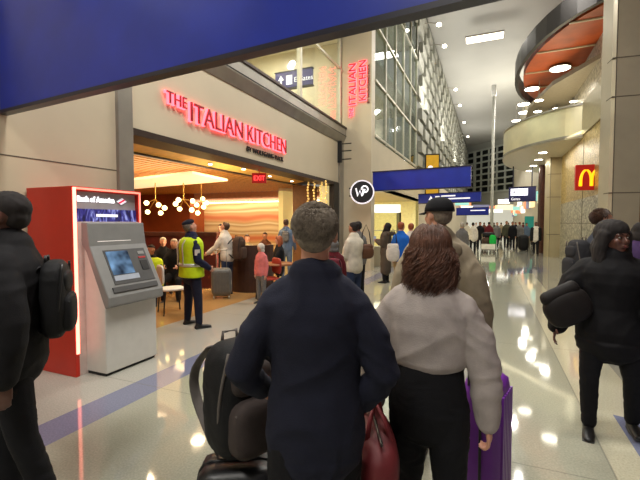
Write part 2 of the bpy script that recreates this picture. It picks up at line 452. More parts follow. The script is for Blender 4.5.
# polished terrazzo floor with bands laid in world metres
def floor_mat():
    m,nt,b=nodes('terrazzo_floor'); N=nt.nodes; L=nt.links
    tc=N.new('ShaderNodeTexCoord'); sep=N.new('ShaderNodeSeparateXYZ'); L.new(tc.outputs['Object'],sep.inputs[0])
    def math_(op,a,bb=None):
        n=N.new('ShaderNodeMath'); n.operation=op
        for i,v in enumerate((a,bb)):
            if v is None: continue
            if isinstance(v,(int,float)): n.inputs[i].default_value=v
            else: L.new(v,n.inputs[i])
        return n.outputs[0]
    X=sep.outputs[0]; Y=sep.outputs[1]
    def between(v,a,c): return math_('MULTIPLY', math_('GREATER_THAN',v,a), math_('LESS_THAN',v,c))
    cur=None
    def rgb(c):
        n=N.new('ShaderNodeRGB'); n.outputs[0].default_value=lin(c); return n.outputs[0]
    cur=rgb((158,158,142))
    def layer(mask,c):
        nonlocal cur
        n=N.new('ShaderNodeMix'); n.data_type='RGBA'; L.new(mask,n.inputs[0]); L.new(cur,n.inputs[6]); L.new(rgb(c),n.inputs[7]); cur=n.outputs[2]
    layer(math_('LESS_THAN',X,-3.0),(168,166,156))
    layer(math_('GREATER_THAN',X,1.3),(150,148,138))
    # pale band, fading into grey lozenges along its length
    layer(between(X,.78,1.30),(188,184,162))
    layer(math_('MULTIPLY', between(X,-3.36,-3.0), math_('GREATER_THAN', math_('PINGPONG',math_('ADD',Y,.6),2.6), .45)),(118,122,146))
    layer(math_('MULTIPLY', between(X,.55,1.9), between(math_('ADD',Y,math_('MULTIPLY',X,-.9)),13.6,15.4)),(126,126,140))
    layer(math_('MULTIPLY', math_('GREATER_THAN',X,1.0), math_('LESS_THAN',math_('ADD',Y,math_('MULTIPLY',X,.25)),4.35)),(118,124,150))
    layer(math_('LESS_THAN',X,-4.8),(176,138,88))
    # thin joints
    jt=math_('LESS_THAN', math_('PINGPONG',Y,1.5), .006)
    jx=math_('LESS_THAN', math_('ABSOLUTE',math_('SUBTRACT',X,.78)), .006)
    layer(math_('MULTIPLY',math_('MAXIMUM',jt,jx),.5),(110,108,100))
    sp=N.new('ShaderNodeTexNoise'); sp.inputs['Scale'].default_value=70; sp.inputs['Detail'].default_value=2; L.new(tc.outputs['Object'],sp.inputs['Vector'])
    rr=N.new('ShaderNodeMapRange'); L.new(sp.outputs['Fac'],rr.inputs[0]); rr.inputs[1].default_value=.3; rr.inputs[2].default_value=.7; rr.inputs[3].default_value=.86; rr.inputs[4].default_value=1.1
    mu=N.new('ShaderNodeMix'); mu.data_type='RGBA'; mu.blend_type='MULTIPLY'; mu.inputs[0].default_value=1; L.new(cur,mu.inputs[6])
    cmb=N.new('ShaderNodeCombineColor'); 
    for i in range(3): L.new(rr.outputs[0],cmb.inputs[i])
    L.new(cmb.outputs[0],mu.inputs[7]); L.new(mu.outputs[2],b.inputs['Base Color'])
    n2=N.new('ShaderNodeTexNoise'); n2.inputs['Scale'].default_value=1.3; L.new(tc.outputs['Object'],n2.inputs['Vector'])
    r2=N.new('ShaderNodeMapRange'); L.new(n2.outputs['Fac'],r2.inputs[0]); r2.inputs[3].default_value=.03; r2.inputs[4].default_value=.09; L.new(r2.outputs[0],b.inputs['Roughness'])
    b.inputs['Specular IOR Level'].default_value=.75
    bp=N.new('ShaderNodeBump'); bp.inputs['Strength'].default_value=.05; bp.inputs['Distance'].default_value=.02; L.new(n2.outputs['Fac'],bp.inputs['Height']); L.new(bp.outputs['Normal'],b.inputs['Normal'])
    return m
def glass_mat(name,tint=(.93,.96,.94),refl=.16,ior=1.3):
    m=bpy.data.materials.new(name); m.use_nodes=True; nt=m.node_tree; N=nt.nodes; L=nt.links; N.clear()
    o=N.new('ShaderNodeOutputMaterial'); mx=N.new('ShaderNodeMixShader'); t=N.new('ShaderNodeBsdfTransparent'); g=N.new('ShaderNodeBsdfGlossy')
    t.inputs[0].default_value=tint+(1,); g.inputs['Roughness'].default_value=.03
    f=N.new('ShaderNodeLayerWeight'); f.inputs['Blend'].default_value=.5
    pw=N.new('ShaderNodeMath'); pw.operation='POWER'; pw.inputs[1].default_value=4.0; L.new(f.outputs['Facing'],pw.inputs[0]); ml=N.new('ShaderNodeMath'); ml.operation='MULTIPLY_ADD'; ml.inputs[1].default_value=refl*3.2; ml.inputs[2].default_value=.04; L.new(pw.outputs[0],ml.inputs[0]); L.new(ml.outputs[0],mx.inputs[0]); L.new(t.outputs[0],mx.inputs[1]); L.new(g.outputs[0],mx.inputs[2]); L.new(mx.outputs[0],o.inputs[0])
    return m
GLASS=glass_mat('clear_glass'); GLASS2=glass_mat('facade_glass',(.62,.70,.68),ior=1.45)
def wavy_mat():
    m,nt,b=nodes('wavy_mural'); N=nt.nodes; L=nt.links
    tc=N.new('ShaderNodeTexCoord'); mp=N.new('ShaderNodeMapping'); mp.inputs['Scale'].default_value=(.30,1,.55); L.new(tc.outputs['Object'],mp.inputs[0])
    wv=N.new('ShaderNodeTexWave'); wv.bands_direction='Z'; wv.inputs['Scale'].default_value=.55; wv.inputs['Distortion'].default_value=5.5; wv.inputs['Detail'].default_value=3; wv.inputs['Detail Scale'].default_value=.7
    L.new(mp.outputs[0],wv.inputs[0]); r=N.new('ShaderNodeValToRGB'); e=r.color_ramp.elements
    e[0].position=0; e[0].color=lin((206,120,76)); e[1].position=1; e[1].color=lin((226,200,150))
    for p,c in ((.15,(214,160,110)),(.4,(196,160,104)),(.62,(226,208,166)),(.82,(184,146,92))):
        x=e.new(p); x.color=lin(c)
    L.new(wv.outputs['Fac'],r.inputs[0]); L.new(r.outputs[0],b.inputs['Base Color']); b.inputs['Roughness'].default_value=.5
    return m
def mosaic_mat(name,c1,c2,c3,scale=14,metal=.0,rough=.35):
    m,nt,b=nodes(name); N=nt.nodes; L=nt.links
    tc=N.new('ShaderNodeTexCoord'); v=N.new('ShaderNodeTexVoronoi'); v.inputs['Scale'].default_value=scale; L.new(tc.outputs['Object'],v.inputs['Vector'])
    r=N.new('ShaderNodeValToRGB'); e=r.color_ramp.elements; e[0].color=lin(c1); e[1].color=lin(c3); x=e.new(.5); x.color=lin(c2)
    sp=N.new('ShaderNodeSeparateColor'); L.new(v.outputs['Color'],sp.inputs[0]); L.new(sp.outputs[0],r.inputs[0]); L.new(r.outputs[0],b.inputs['Base Color'])
    b.inputs['Roughness'].default_value=rough; b.inputs['Metallic'].default_value=metal
    bp=N.new('ShaderNodeBump'); bp.inputs['Strength'].default_value=.5; bp.inputs['Distance'].default_value=.02; L.new(v.outputs['Distance'],bp.inputs['Height']); L.new(bp.outputs['Normal'],b.inputs['Normal'])
    return m
GOLDMOS=mosaic_mat('gold_mosaic',(122,98,48),(170,144,78),(196,176,118),16,.25)
GREYMOS=mosaic_mat('grey_mosaic',(88,84,74),(150,145,128),(200,194,176),13)
SILVERMOS=mosaic_mat('silver_mosaic',(120,116,104),(160,154,138),(190,184,168),9,.3)
ORANGE_SOF=mat('orange_soffit',(176,78,26),.45,var=.2,scale=1.5)

FX0,FX1=-4.8,3.1
# ------------------------------------------------------------------ setting
b=B(); box(b,-17,9,-8,74,-.2,0); struct('floor',b,floor_mat())
CH=14.5
b=B(); box(b,-4.9,9,-8,74,CH,CH+.2); struct('ceiling',b,CEIL)
# left wall: panelled wall beside the cash machine, steel pier, restaurant fascia, ledge, upper glazing
b=B(); box(b,-5.0,FX0,-8,4.05,0,4.4); struct('wall_left',b,PLASTER)
b=B()
for z in (2.38,): box(b,FX0-.01,FX0+.004,-8,4.05,z-.006,z+.006)
for y in (-4,-1.2,1.6): box(b,FX0-.01,FX0+.004,y-.005,y+.005,0,4.4)
struct('trim_1',b,SEAM)
b=B(); box(b,-5.05,FX0+.06,4.05,4.30,0,4.4); struct('pillar_steel_clad',b,STEEL,bevel=.01)
b=B(); box(b,-5.0,FX0,4.30,13.3,3.02,4.42); struct('wall_fascia',b,mat('fascia_panel',(200,188,162),.45,var=.03,scale=1.5))
b=B(); box(b,-5.3,FX0+.02,4.30,12.9,2.93,3.03); struct('trim_2',b,DARKBR)
# sloping ledge under the upper glazing
b=B(); prism(b,[(FX0-.25,4.40),(FX0+.02,4.40),(FX0+.14,4.62),(FX0+.14,4.90),(FX0-.25,4.90)],'y',-8,13.3); struct('trim_3',b,STEEL)
b=B(); box(b,FX0-.02,FX0+.17,-8,13.3,4.90,4.96); struct('trim_4',b,DARKBR)
b=B(); box(b,FX0+.125,FX0+.15,-8,13.3,4.645,4.665); struct('trim_5',b,DARKMET)
b=B(); box(b,FX0-.012,FX0,-8,13.3,4.96,11); struct('window_1',b,GLASS)
b=B()
for y in (1.2,4.1,7.0,9.9,13.0): box(b,FX0-.06,FX0+.05,y-.05,y+.05,4.96,11)
for z in (6.9,9.0): box(b,FX0-.05,FX0+.03,-8,13.3,z-.03,z+.03)
struct('window_frame',b,MULL)
# upper floor room behind the glazing
b=B(); box(b,-17,FX0-.1,-8,13.3,4.30,4.42); struct('floor_upper',b,CREAM)
b=B(); box(b,-9.6,-9.4,-8,13.3,4.4,11); struct('wall_upper_back',b,CREAM)
b=B(); box(b,-9.5,FX0,13.3,13.5,4.4,11); struct('wall_upper_end',b,CREAM)
b=B(); box(b,-9.6,FX0-.05,-8,13.5,7.9,8.05); struct('ceiling_upper',b,mat('upper_ceiling',(206,202,184),.6,var=.03))
# pier with the upright sign, then the tall hall wall
PX=-3.76
b=B(); box(b,-5.0,PX,13.3,13.75,0,CH); struct('pillar_cream',b,PLASTER)
b=B(); box(b,FX0-.02,FX0+.05,12.88,13.3,0,4.4); box(b,FX0+.02,FX0+.055,13.06,13.10,0,4.4); struct('trim_6',b,STEEL)
b=B(); box(b,FX0-.15,FX0+.03,12.42,12.88,0,3.0); struct('trim_7',b,BLACK)
# far left wall: lit shopfront at floor level, glazing, then faceted metal shingles
b=B(); box(b,PX-.2,PX,23.4,74,0,4.6); box(b,PX-.2,PX,13.75,23.4,2.9,4.6); struct('wall_far_left',b,PLASTER)
b=B(); box(b,PX-.02,PX,13.75,22.0,4.6,CH); struct('window_2',b,GLASS2)
b=B()
for y in (15.2,16.9,18.6,20.3,22.0): box(b,PX-.05,PX+.05,y-.04,y+.04,4.6,CH)
for z in (4.7,6.6,8.5,10.4,12.3): box(b,PX-.05,PX+.05,13.75,22.0,z-.04,z+.04)
struct('window_frame',b,MULL)
b=B(); box(b,PX-3,PX-2.8,13.75,22,4.6,CH); struct('wall_behind_glass',b,CREAM)
b=B(); box(b,PX-3.0,PX-.05,13.75,22,7.4,7.55);box(b,PX-3.0,PX-.05,13.75,22,10.9,11.05); struct('floor_gallery',b,CREAM)
b=B(); box(b,PX-.3,PX-.1,22,74,4.6,CH); struct('wall_hall_left',b,mat('hall_wall',(96,98,90),.55,var=.05))
b=B(); dy,dz=1.5,1.15
r_=random.Random(3)
dy,dz=2.5,.92
for i in range(21):
    for j in range(11):
        y=22.0+i*dy+(dy/2 if j%2 else 0); z=4.75+j*dz
        if z+dz>CH: continue
        # leaning plate: its near edge stands out from the wall, its far edge lies flush
        p=[(y,z),(y+dy*.96,z+.18),(y+dy*1.02,z+dz*.9),(y+dy*.06,z+dz*.72)]
        O=[.15,.01,.01,.11]
        A=[b.verts.new((PX-.12,a_,c_)) for a_,c_ in p]; D=[b.verts.new((PX+o,a_,c_)) for (a_,c_),o in zip(p,O)]
        for k in range(4): b.faces.new((A[k],A[(k+1)%4],D[(k+1)%4],D[k]))
        b.faces.new(D); b.faces.new(A[::-1])
struct('wall_shingles',b,mat('metal_shingle',(150,150,138),.5,.1,.12,2))
# far end wall with a dark window grid above the bright concourse, standing at an angle
e0=Vector((-3.9,72.9,0)); e1=Vector((9.0,58.5,0)); u=(e1-e0).normalized(); nrm=Vector((u.y,-u.x,0)); LE=(e1-e0).length
ME=Matrix((( u.x,-nrm.x,0,e0.x),(u.y,-nrm.y,0,e0.y),(0,0,1,0),(0,0,0,1)))
b=B(); box(b,0,LE,0,.3,4.2,CH,M=ME); struct('wall_end',b,mat('end_wall',(150,152,142),.6,var=.04))
b=B(); box(b,.5,LE-.3,-.05,.0,6.4,13.3,M=ME); struct('window_3',b,mat('dark_glass',(26,30,30),.15))
b=B()
for i in range(9): box(b,.3+i*1.7,.3+i*1.7+(.5 if i==1 else .22),-.25,-.05,6.4,13.4,M=ME)
for j in range(8): box(b,.3,LE-.3,-.3,-.05,6.4+j*.98,6.4+j*.98+.24,M=ME)
struct('window_frame',b,mat('grid_white',(168,172,162),.5))
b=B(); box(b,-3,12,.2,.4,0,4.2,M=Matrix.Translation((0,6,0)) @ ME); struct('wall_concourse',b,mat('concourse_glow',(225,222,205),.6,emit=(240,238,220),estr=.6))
# right side: mosaic wall under the balcony band, silver upper wall, piers, brown wall
b=B(); box(b,FX1,FX1+.25,12.6,22.2,2.55,4.9); struct('wall_right_mosaic',b,GOLDMOS)
b=B(); box(b,FX1,FX1+.25,12.6,22.2,0,2.55); struct('wall_right_lower',b,GREYMOS)
b=B(); box(b,FX1-.01,FX1,12.6,22.2,1.63,1.65); box(b,FX1-.01,FX1,17.3,17.34,0,4.9); struct('trim_8',b,SEAM)
b=B(); box(b,FX1-.05,FX1+.3,12.6,17.5,4.86,6.05); struct('wall_right_band',b,mat('band_panel',(170,160,132),.35,.3))
b=B(); box(b,3.9,4.1,-8,27,6.05,CH); struct('wall_right_upper',b,SILVERMOS)
b=B(); box(b,FX1+.3,4.5,10,32,5.9,6.05); struct('floor_mezzanine',b,CREAM)
b=B(); box(b,3.32,3.52,-8,12.6,0,CH); struct('wall_right',b,mat('brown_tile',(84,62,50),.4,var=.2,scale=5))
b=B(); box(b,FX1,FX1+.3,22.2,29.5,0,4.85); box(b,FX1,FX1+.3,29.5,66,0,CH); struct('wall_right_far',b,CREAM)
# clad pier
pc=at(622.5,10.1); 
def pier(name,c,hw,hd,ang,h,m,seams=(),cut=.06,z0=0):
    M=Matrix.Translation((c.x,c.y,0)) @ Matrix.Rotation(ang,4,'Z'); b=B()
    pl=[(-hw+cut,-hd),(hw-cut,-hd),(hw,-hd+cut),(hw,hd),(-hw,hd),(-hw,-hd+cut)]
    A=[b.verts.new(M@Vector((x,y,z0))) for x,y in pl]; D=[b.verts.new(M@Vector((x,y,h))) for x,y in pl]
    for i in range(6): b.faces.new((A[i],A[(i+1)%6],D[(i+1)%6],D[i]))
    b.faces.new(A[::-1]); b.faces.new(D); struct(name,b,m)
    if seams:
        b=B()
        for z in seams: box(b,-hw-.004,hw+.004,-hd-.004,0,z-.012,z+.012,M=M)
        box(b,-hw+cut-.008,-hw+cut+.012,-hd-.004,-hd+.01,z0,h,M=M)
        struct('trim_9',b,SEAM)
pier('pillar_clad',pc,.44,.35,YAW-.28,CH,mat('pier_metal',(166,157,137),.33,.2,.06,2),(2.39,4.72,5.65,7.9),.07)
pier('pillar_beige',at(553.5,19.6),.33,.3,YAW*.6,4.9,mat('pier_beige',(176,164,132),.4,.2,.06,2),(1.1,2.9,4.0),.03)
pier('pillar_dark',at(542.5,22.0),.2,.2,YAW*.6,4.9,WOODDK)
# balcony: curved parapet, soffit
bal=[(3.3,17.4),(2.55,17.7),(1.9,18.3),(1.2,19.3),(.65,20.8),(.55,22.4),(.7,24.2),(1.2,26.0),(2.2,28.0),(3.3,28.9)]
def spline(P,n=6):
    out=[]
    for i in range(len(P)-1):
        p0=P[max(0,i-1)];p1=P[i];p2=P[i+1];p3=P[min(len(P)-1,i+2)]
        for k in range(n):
            t=k/n
            out.append(tuple(.5*((2*p1[a])+(-p0[a]+p2[a])*t+(2*p0[a]-5*p1[a]+4*p2[a]-p3[a])*t*t+(-p0[a]+3*p1[a]-3*p2[a]+p3[a])*t**3) for a in range(2)))
    out.append(P[-1]); return out
bs=spline(bal)
def ribbon(bm,P,off,z0,z1,mi=0):
    """a wall of thickness off standing on a curved plan line"""
    n=len(P); V=[]
    for i,p in enumerate(P):
        a=P[max(0,i-1)];c=P[min(n-1,i+1)]; d=Vector((c[0]-a[0],c[1]-a[1])).normalized(); q=Vector((d.y,-d.x))*-off
        V.append([bm.verts.new((p[0],p[1],z0)),bm.verts.new((p[0],p[1],z1)),bm.verts.new((p[0]+q.x*-1,p[1]+q.y*-1,z1)),bm.verts.new((p[0]-q.x,p[1]-q.y,z0))])
    for a,c in zip(V,V[1:]):
        for k in range(4): bm.faces.new((a[k],a[(k+1)%4],c[(k+1)%4],c[k]))
    bm.faces.new(V[0][::-1]); bm.faces.new(V[-1])
b=B(); ribbon(b,bs,.12,4.9,5.98); struct('balcony_parapet',b,mat('parapet_panel',(222,214,180),.28,.45,.16,.9))
b=B(); ribbon(b,[(x-.03,y-.05) for x,y in bs],.2,5.98,6.05); ribbon(b,[(x-.03,y-.05) for x,y in bs],.2,4.84,4.92); struct('trim_10',b,STEEL)
b=B(); prism(b,bs,'z',4.80,4.90); struct('ceiling_balcony',b,mat('soffit',(206,202,186),.5,var=.04))
b=B(); prism(b,[(x+.2,y) for x,y in bs],'z',4.92,5.0); struct('floor_balcony',b,CREAM)
# upper canopy over the mezzanine: oval disc with steel rim and orange underside
n=48; cx,cy,rx,ry,zc=5.3,22.8,4.1,7.6,9.0
ov=[(cx+rx*math.cos(2*PI*i/n),cy+ry*math.sin(2*PI*i/n)) for i in range(n)]
b=B(); prism(b,[(cx+(x-cx)*.94,cy+(y-cy)*.94) for x,y in ov],'z',zc+.05,zc+.6); struct('canopy',b,ORANGE_SOF)
b=B(); ribbon(b,ov+[ov[0]],.16,zc-.05,zc+.75); struct('trim_11',b,DARKMET)
b=B()
for y in (17.5,20,22.5,25,27.5): 
    hx=rx*.93*math.sqrt(max(0,1-((y-cy)/ry)**2)); box(b,cx-hx,cx+hx,y-.05,y+.05,zc,zc+.05)
struct('trim_12',b,CREAM)
b=B(); prism(b,[(4.4,18),(2.6,22),(1.9,26),(2.0,31),(4.4,32)],'z',8.15,8.35); struct('ceiling_mezzanine',b,mat('mezz_ceiling',(120,112,92),.5))

# ------------------------------------------------------------------ restaurant
b=B(); box(b,-16.2,-16,4.0,16,0,4.3); struct('wall_restaurant_back',b,AMBER)
b=B(); box(b,-16.2,-5.0,3.9,4.05,0,4.3); struct('wall_restaurant_side',b,AMBER)
b=B(); box(b,-12.7,-5.0,15.6,15.8,0,3.0); struct('wall_mural',b,wavy_mat())
b=B(); box(b,-16,-12.7,14.6,15.8,0,3.0); struct('wall_amber',b,AMBER)
b=B(); box(b,-16,-5.0,14.9,15.6,2.62,3.0); struct('trim_13',b,mat('soffit_pink',(190,140,110),.6))
b=B(); box(b,-12.6,-5.2,15.35,15.45,2.57,2.62); struct('cove_light',b,mat('cove_glow',(255,230,180),.5,emit=(255,222,160),estr=6))
b=B(); box(b,-5.02,-4.95,13.3,15.8,0,4.3); struct('wall_restaurant_end',b,CREAM)
b=B(); box(b,-16,-5.0,4.05,15.8,3.3,3.4); struct('ceiling_restaurant',b,WOODDK)
b=B()
for i in range(40):
    x=-15.9+i*.24; box(b,x,x+.12,4.4,14.9,3.0,3.05)
struct('ceiling_slats',b,WOODSLAT)
b=B(); prism(b,[(-6.32,3.02),(-5.1,3.22),(-5.1,3.3),(-6.32,3.3)],'y',4.3,12.6); struct('ceiling_cove',b,mat('gold_cove',(226,184,100),.4,.1))
b=B(); box(b,-6.40,-6.32,4.3,12.6,2.98,3.2); struct('trim_14',b,DARKBR)
# bright raft under the slats
b=B(); prism(b,[tuple(at(px_,z_)[:2]) for px_,z_ in ((128,10.5),(193,9.0),(228,10.6),(128,13.2))],'z',2.75,2.81); tag(obj('ceiling_raft',b,mat('raft_glow',(250,225,180),.5,emit=(255,226,172),estr=.9),None),'glowing cream ceiling raft hung below the wooden slats','ceiling light')
# bead-hung column beside the mural
b=B(); box(b,-6.6,-5.9,13.0,13.6,0,3.0); struct('pillar_restaurant',b,mat('pillar_brown',(120,84,50),.5,var=.15))
b=B(); box(b,-5.5,-5.25,12.9,13.2,0,3.0); struct('pillar_pale',b,mat('pale_strip',(250,236,180),.5,emit=(255,232,160),estr=.6))
# ------------------------------------------------------------------ signs
# overhead blue sign, near
def hang_sign(name,label,p0,p1,z0,z1,thick,m,edge,lines=(),hangers=True):
    p0=Vector(p0);p1=Vector(p1); u=(p1-p0).normalized(); L=(p1-p0).length; n=Vector((u.y,-u.x,0))
    M=Matrix(((u.x,-n.x,0,p0.x),(u.y,-n.y,0,p0.y),(0,0,1,0),(0,0,0,1)))
    root=thing(name,label,'sign',(0,0,0))
    b=B(); box(b,0,L,0,thick,z0+.03,z1,M=M); obj('sign_face',b,m,root)
    b=B(); box(b,-.02,L+.02,-.02,thick+.02,z0,z0+.035,M=M); obj('sign_frame',b,edge,root)
    b=B(); box(b,-.02,L+.02,-.02,thick+.02,z1,z1+.03,M=M); obj('sign_frame',b,edge,root)
    if hangers:
        for f in (.15,.85):
            b=B(); box(b,L*f-.03,L*f+.03,thick/2-.03,thick/2+.03,z1,min(CH,z1+2.6),M=M); obj('hanger',b,edge,root)
    return root,M,u
hang_sign('overhead_sign','big plain dark blue overhead sign hung across the upper left, nearest of all',(-4.79,2.62,0),(.25,2.232,0),2.80,4.25,.05,SIGNBLUE,SIGNEDGE,hangers=False)
r,M,u=hang_sign('overhead_sign','long plain blue overhead sign hung level beside the round logo sign',at(372.5,13.65),at(470,12.1),2.72,3.36,.12,SIGNBLUE,SIGNEDGE,hangers=False)
r,M,u=hang_sign('overhead_sign','blue overhead sign with small white arrow and lines behind the black cap',at(418,20.5),at(480,18.6),2.62,3.10,.12,SIGNBLUE,SIGNEDGE,hangers=False)
def on(M,x,y,z): return M@Vector((x,y,z))
L_=(at(480,18.6)-at(418,20.5)).length
b=B(); prism(b,[(.55,2.80),(.80,2.80),(.675,3.0)],'y',-.012,-.004); b.transform(M); obj('arrow_mark',b,WHITE,r)
b=B(); box(b,.90,1.12,-.012,-.004,2.82,2.98,M=M); box(b,1.2,1.9,-.012,-.004,2.94,3.0,M=M); box(b,1.2,2.6,-.012,-.004,2.80,2.86,M=M); obj('white_lines',b,WHITE,r)
r,M,u=hang_sign('overhead_sign','small far blue sign above the crowd and luggage trolley',at(456,36),at(488,34),2.32,2.98,.12,SIGNBLUE,SIGNEDGE,hangers=False)
b=B(); box(b,1.3,2.6,-.012,-.004,2.7,2.78,M=M); obj('white_lines',b,WHITE,r)
b=B(); 
# gate sign at right with white panel
r,M,u=hang_sign('gate_sign','dark blue gate sign with a white number panel under the balcony',at(508,22.5),at(535,21.8),2.83,3.63,.14,mat('sign_navy',(16,20,78),.35),SIGNEDGE)
b=B(); box(b,.10,.95,-.014,-.004,3.17,3.55,M=M); obj('number_panel',b,mat('panel_white',(240,240,250),.5,emit=(240,240,255),estr=1.6),r)
text('number','41',.34,.004,on(M,.17,-.018,3.25),u,(0,0,1),mat('ink_grey',(70,70,90),.6),r)
text('gates_text','Gates',.2,.004,on(M,.12,-.012,2.92),u,(0,0,1),WHITE,r)
# purple-blue sign upstairs behind the glass
r,M,u=hang_sign('direction_sign','purple-blue sign with white arrow reading E Gates behind upper glazing',at(276,12.3),at(312,11.8),5.65,6.15,.1,mat('sign_violet',(66,62,128),.4),SIGNEDGE,hangers=False)
b=B(); prism(b,[(.10,5.92),(.17,5.92),(.17,5.76),(.23,5.76),(.23,5.92),(.30,5.92),(.20,6.06)],'y',-.014,-.004); b.transform(M); obj('arrow_mark',b,WHITE,r)
b=B(); box(b,.38,.58,-.014,-.004,5.77,6.04,M=M); obj('pictogram',b,WHITE,r)
text('gates_text','E Gates',.2,.004,on(M,.64,-.014,5.82),u,(0,0,1),WHITE,r)
# restaurant name on the fascia
r=thing('restaurant_sign','red glowing letters THE ITALIAN KITCHEN on the beige fascia above the entrance','sign',(FX0,8,3.6))
def loc_(o): o.matrix_parent_inverse = Matrix.Translation((-FX0,-8,-3.6)); return o
for body,y0,size,wd in (('THE',4.94,.27,.46),('ITALIAN',5.46,.47,1.58),('KITCHEN',7.19,.47,1.76)):
    zz=3.39 if body!='THE' else 3.56
    loc_(text('glowing_letters',body,size,.02,(FX0+.035,y0,zz),(0,1,0),(0,0,1),REDGLOW,r,bold=.010,width=wd))
    loc_(text('letter_faces',body,size,.012,(FX0+.075,y0,zz),(0,1,0),(0,0,1),REDFACE,r,bold=-.002,width=wd*.985))
loc_(text('small_lettering','BY WOLFGANG PUCK',.15,.012,(FX0+.02,7.27,3.18),(0,1,0),(0,0,1),DARKMET,r,width=1.62))
# upright sign on the pier
r=thing('restaurant_sign','upright red glowing restaurant name running up the cream pier','sign',(-4.3,13.3,5.2))
def loc2(o): o.matrix_parent_inverse = Matrix.Translation((4.3,-13.3,-5.2)); return o
for body,x,z,size,wd in (('THE',-4.40,5.30,.20,.30),('ITALIAN',-4.30,5.68,.36,1.40),('KITCHEN',-3.94,5.78,.36,1.36)):
    loc2(text('glowing_letters',body,size,.02,(x,13.262,z),(0,0,1),(-1,0,0),REDGLOW,r,bold=.012,width=wd))
    loc2(text('letter_faces',body,size,.01,(x,13.225,z),(0,0,1),(-1,0,0),REDFACE,r,width=wd*.98))
loc2(text('small_lettering','BY WOLFGANG PUCK',.12,.01,(-3.82,13.28,5.7),(0,0,1),(-1,0,0),mat('red_ink',(120,20,30),.5),r,width=1.3))
# round WP sign
c=at(362,12.9,2.64); r=thing('round_sign','round black projecting sign with white WP monogram and pale ring','sign',(c.x,c.y,c.z),YAW*.75)
R90=Matrix.Rotation(PI/2,4,'X')
b=B(); lathe(b,[(.345,-.05),(.345,.05)],40,M=R90); obj('disc',b,mat('disc_black',(26,20,26),.4),r)
b=B(); rr=[]
for rad,y in ((.345,-.055),(.385,-.055),(.385,.06),(.345,.06)): rr.append([b.verts.new((rad*math.cos(2*PI*i/40),y,rad*math.sin(2*PI*i/40))) for i in range(40)])
for a_,c_ in zip(rr,rr[1:]+rr[:1]):
    for i in range(40): b.faces.new((a_[i],a_[(i+1)%40],c_[(i+1)%40],c_[i]))
obj('ring',b,mat('ring_white',(240,235,245),.4,emit=(240,235,250),estr=.7),r)
b=B(); tube(b,[(-.20,-.065,.12),(-.14,-.065,-.13),(-.07,-.065,.05),(-.02,-.065,-.13),(.05,-.065,.10)],.026)
tube(b,[(.05-.0+.10*math.cos(a)+.03,-.065,.09+.10*math.sin(a)) for a in [PI*1.05-2*PI*.86*i/20 for i in range(21)]],.024)
tube(b,[(-.0,-.065,-.12),(.09,-.065,.09)],.022); obj('monogram',b,mat('mono_white',(245,242,248),.4,emit=(245,242,248),estr=1.0),r)
for z in (.12,-.12): b=B(); box(b,-.42,-.3,-.02,.02,z-.02,z+.02); obj('bracket',b,DARKMET,r)
# dark bracket with prongs at the end of the fascia
r=thing('wall_bracket','dark upright bracket with three prongs at the end of the fascia','bracket',(FX0,12.85,4.0))
b=B(); box(b,.0,.14,-.04,.04,-.30,.42); obj('bar',b,BLACK,r)
for z in (-.20,.08,.32): b=B(); tube(b,[(.10,0,z),(.48,0,z)],.018); obj('prong',b,DARKMET,r)
# orange blade sign
c=at(431.5,24); r=thing('blade_sign','small upright amber blade sign poking out above the long blue sign','sign',(c.x,c.y,0),YAW*.7)
b=B(); box(b,-.42,.42,-.06,.06,3.2,5.75); obj('sign_case',b,BLACK,r)
b=B(); box(b,-.36,.36,-.075,-.055,3.26,5.68); obj('amber_panel',b,mat('amber_panel',(196,150,30),.4,emit=(220,165,30),estr=.35),r)
b=B(); ell(b,(-.12,-.085,4.9),(.16,.012,.16)); ell(b,(.08,-.085,4.62),(.17,.012,.16)); ell(b,(-.08,-.085,4.4),(.12,.012,.12)); obj('white_emblem',b,WHITE,r,True)
# golden arches
c=at(590,13.2,0); r=thing('arches_sign','red square sign with yellow arches M projecting beside the clad pier','sign',(c.x,c.y,3.13),YAW*.35-.1)
b=B(); box(b,-.47,.62,-.08,.08,-.40,.43); obj('sign_box',b,mat('sign_red',(176,24,16),.4,emit=(180,22,12),estr=.28,var=.03),r,bevel=.01)
b=B()
for s in (-1,1):
    pts=[(-.02+ s*(.155+ .155*math.cos(PI*t/16)), -.095, -.27+ .52*math.sin(PI*t/16)**.75) for t in range(17)]
    limb(b,pts,[(.052-.018*math.sin(PI*t/16),.014) for t in range(17)],10,ref=Vector((1,0,0)),caps=False)
obj('arches',b,mat('arch_yellow',(255,196,20),.4,emit=(255,190,20),estr=1.3,var=.02),r)
for z in (.17,-.17): b=B(); box(b,.62,.95,-.03,.03,z-.02,z+.02); obj('bracket',b,DARKMET,r)
# exit sign in the restaurant
c=at(259.5,9.6,0); r=thing('exit_sign','small red EXIT sign under the slatted wooden ceiling','sign',(c.x,c.y,2.72),YAW)
b=B(); box(b,-.17,.17,-.02,.02,-.12,.12); box(b,-.01,.01,-.01,.01,.12,.32); obj('sign_case',b,mat('exit_case',(120,20,20),.4,emit=(255,30,30),estr=.25),r)
text('exit_text','EXIT',.16,.004,(-.13,-.028,-.055),(1,0,0),(0,0,1),mat('exit_red',(255,80,80),.4,emit=(255,70,70),estr=3),r,width=.26)

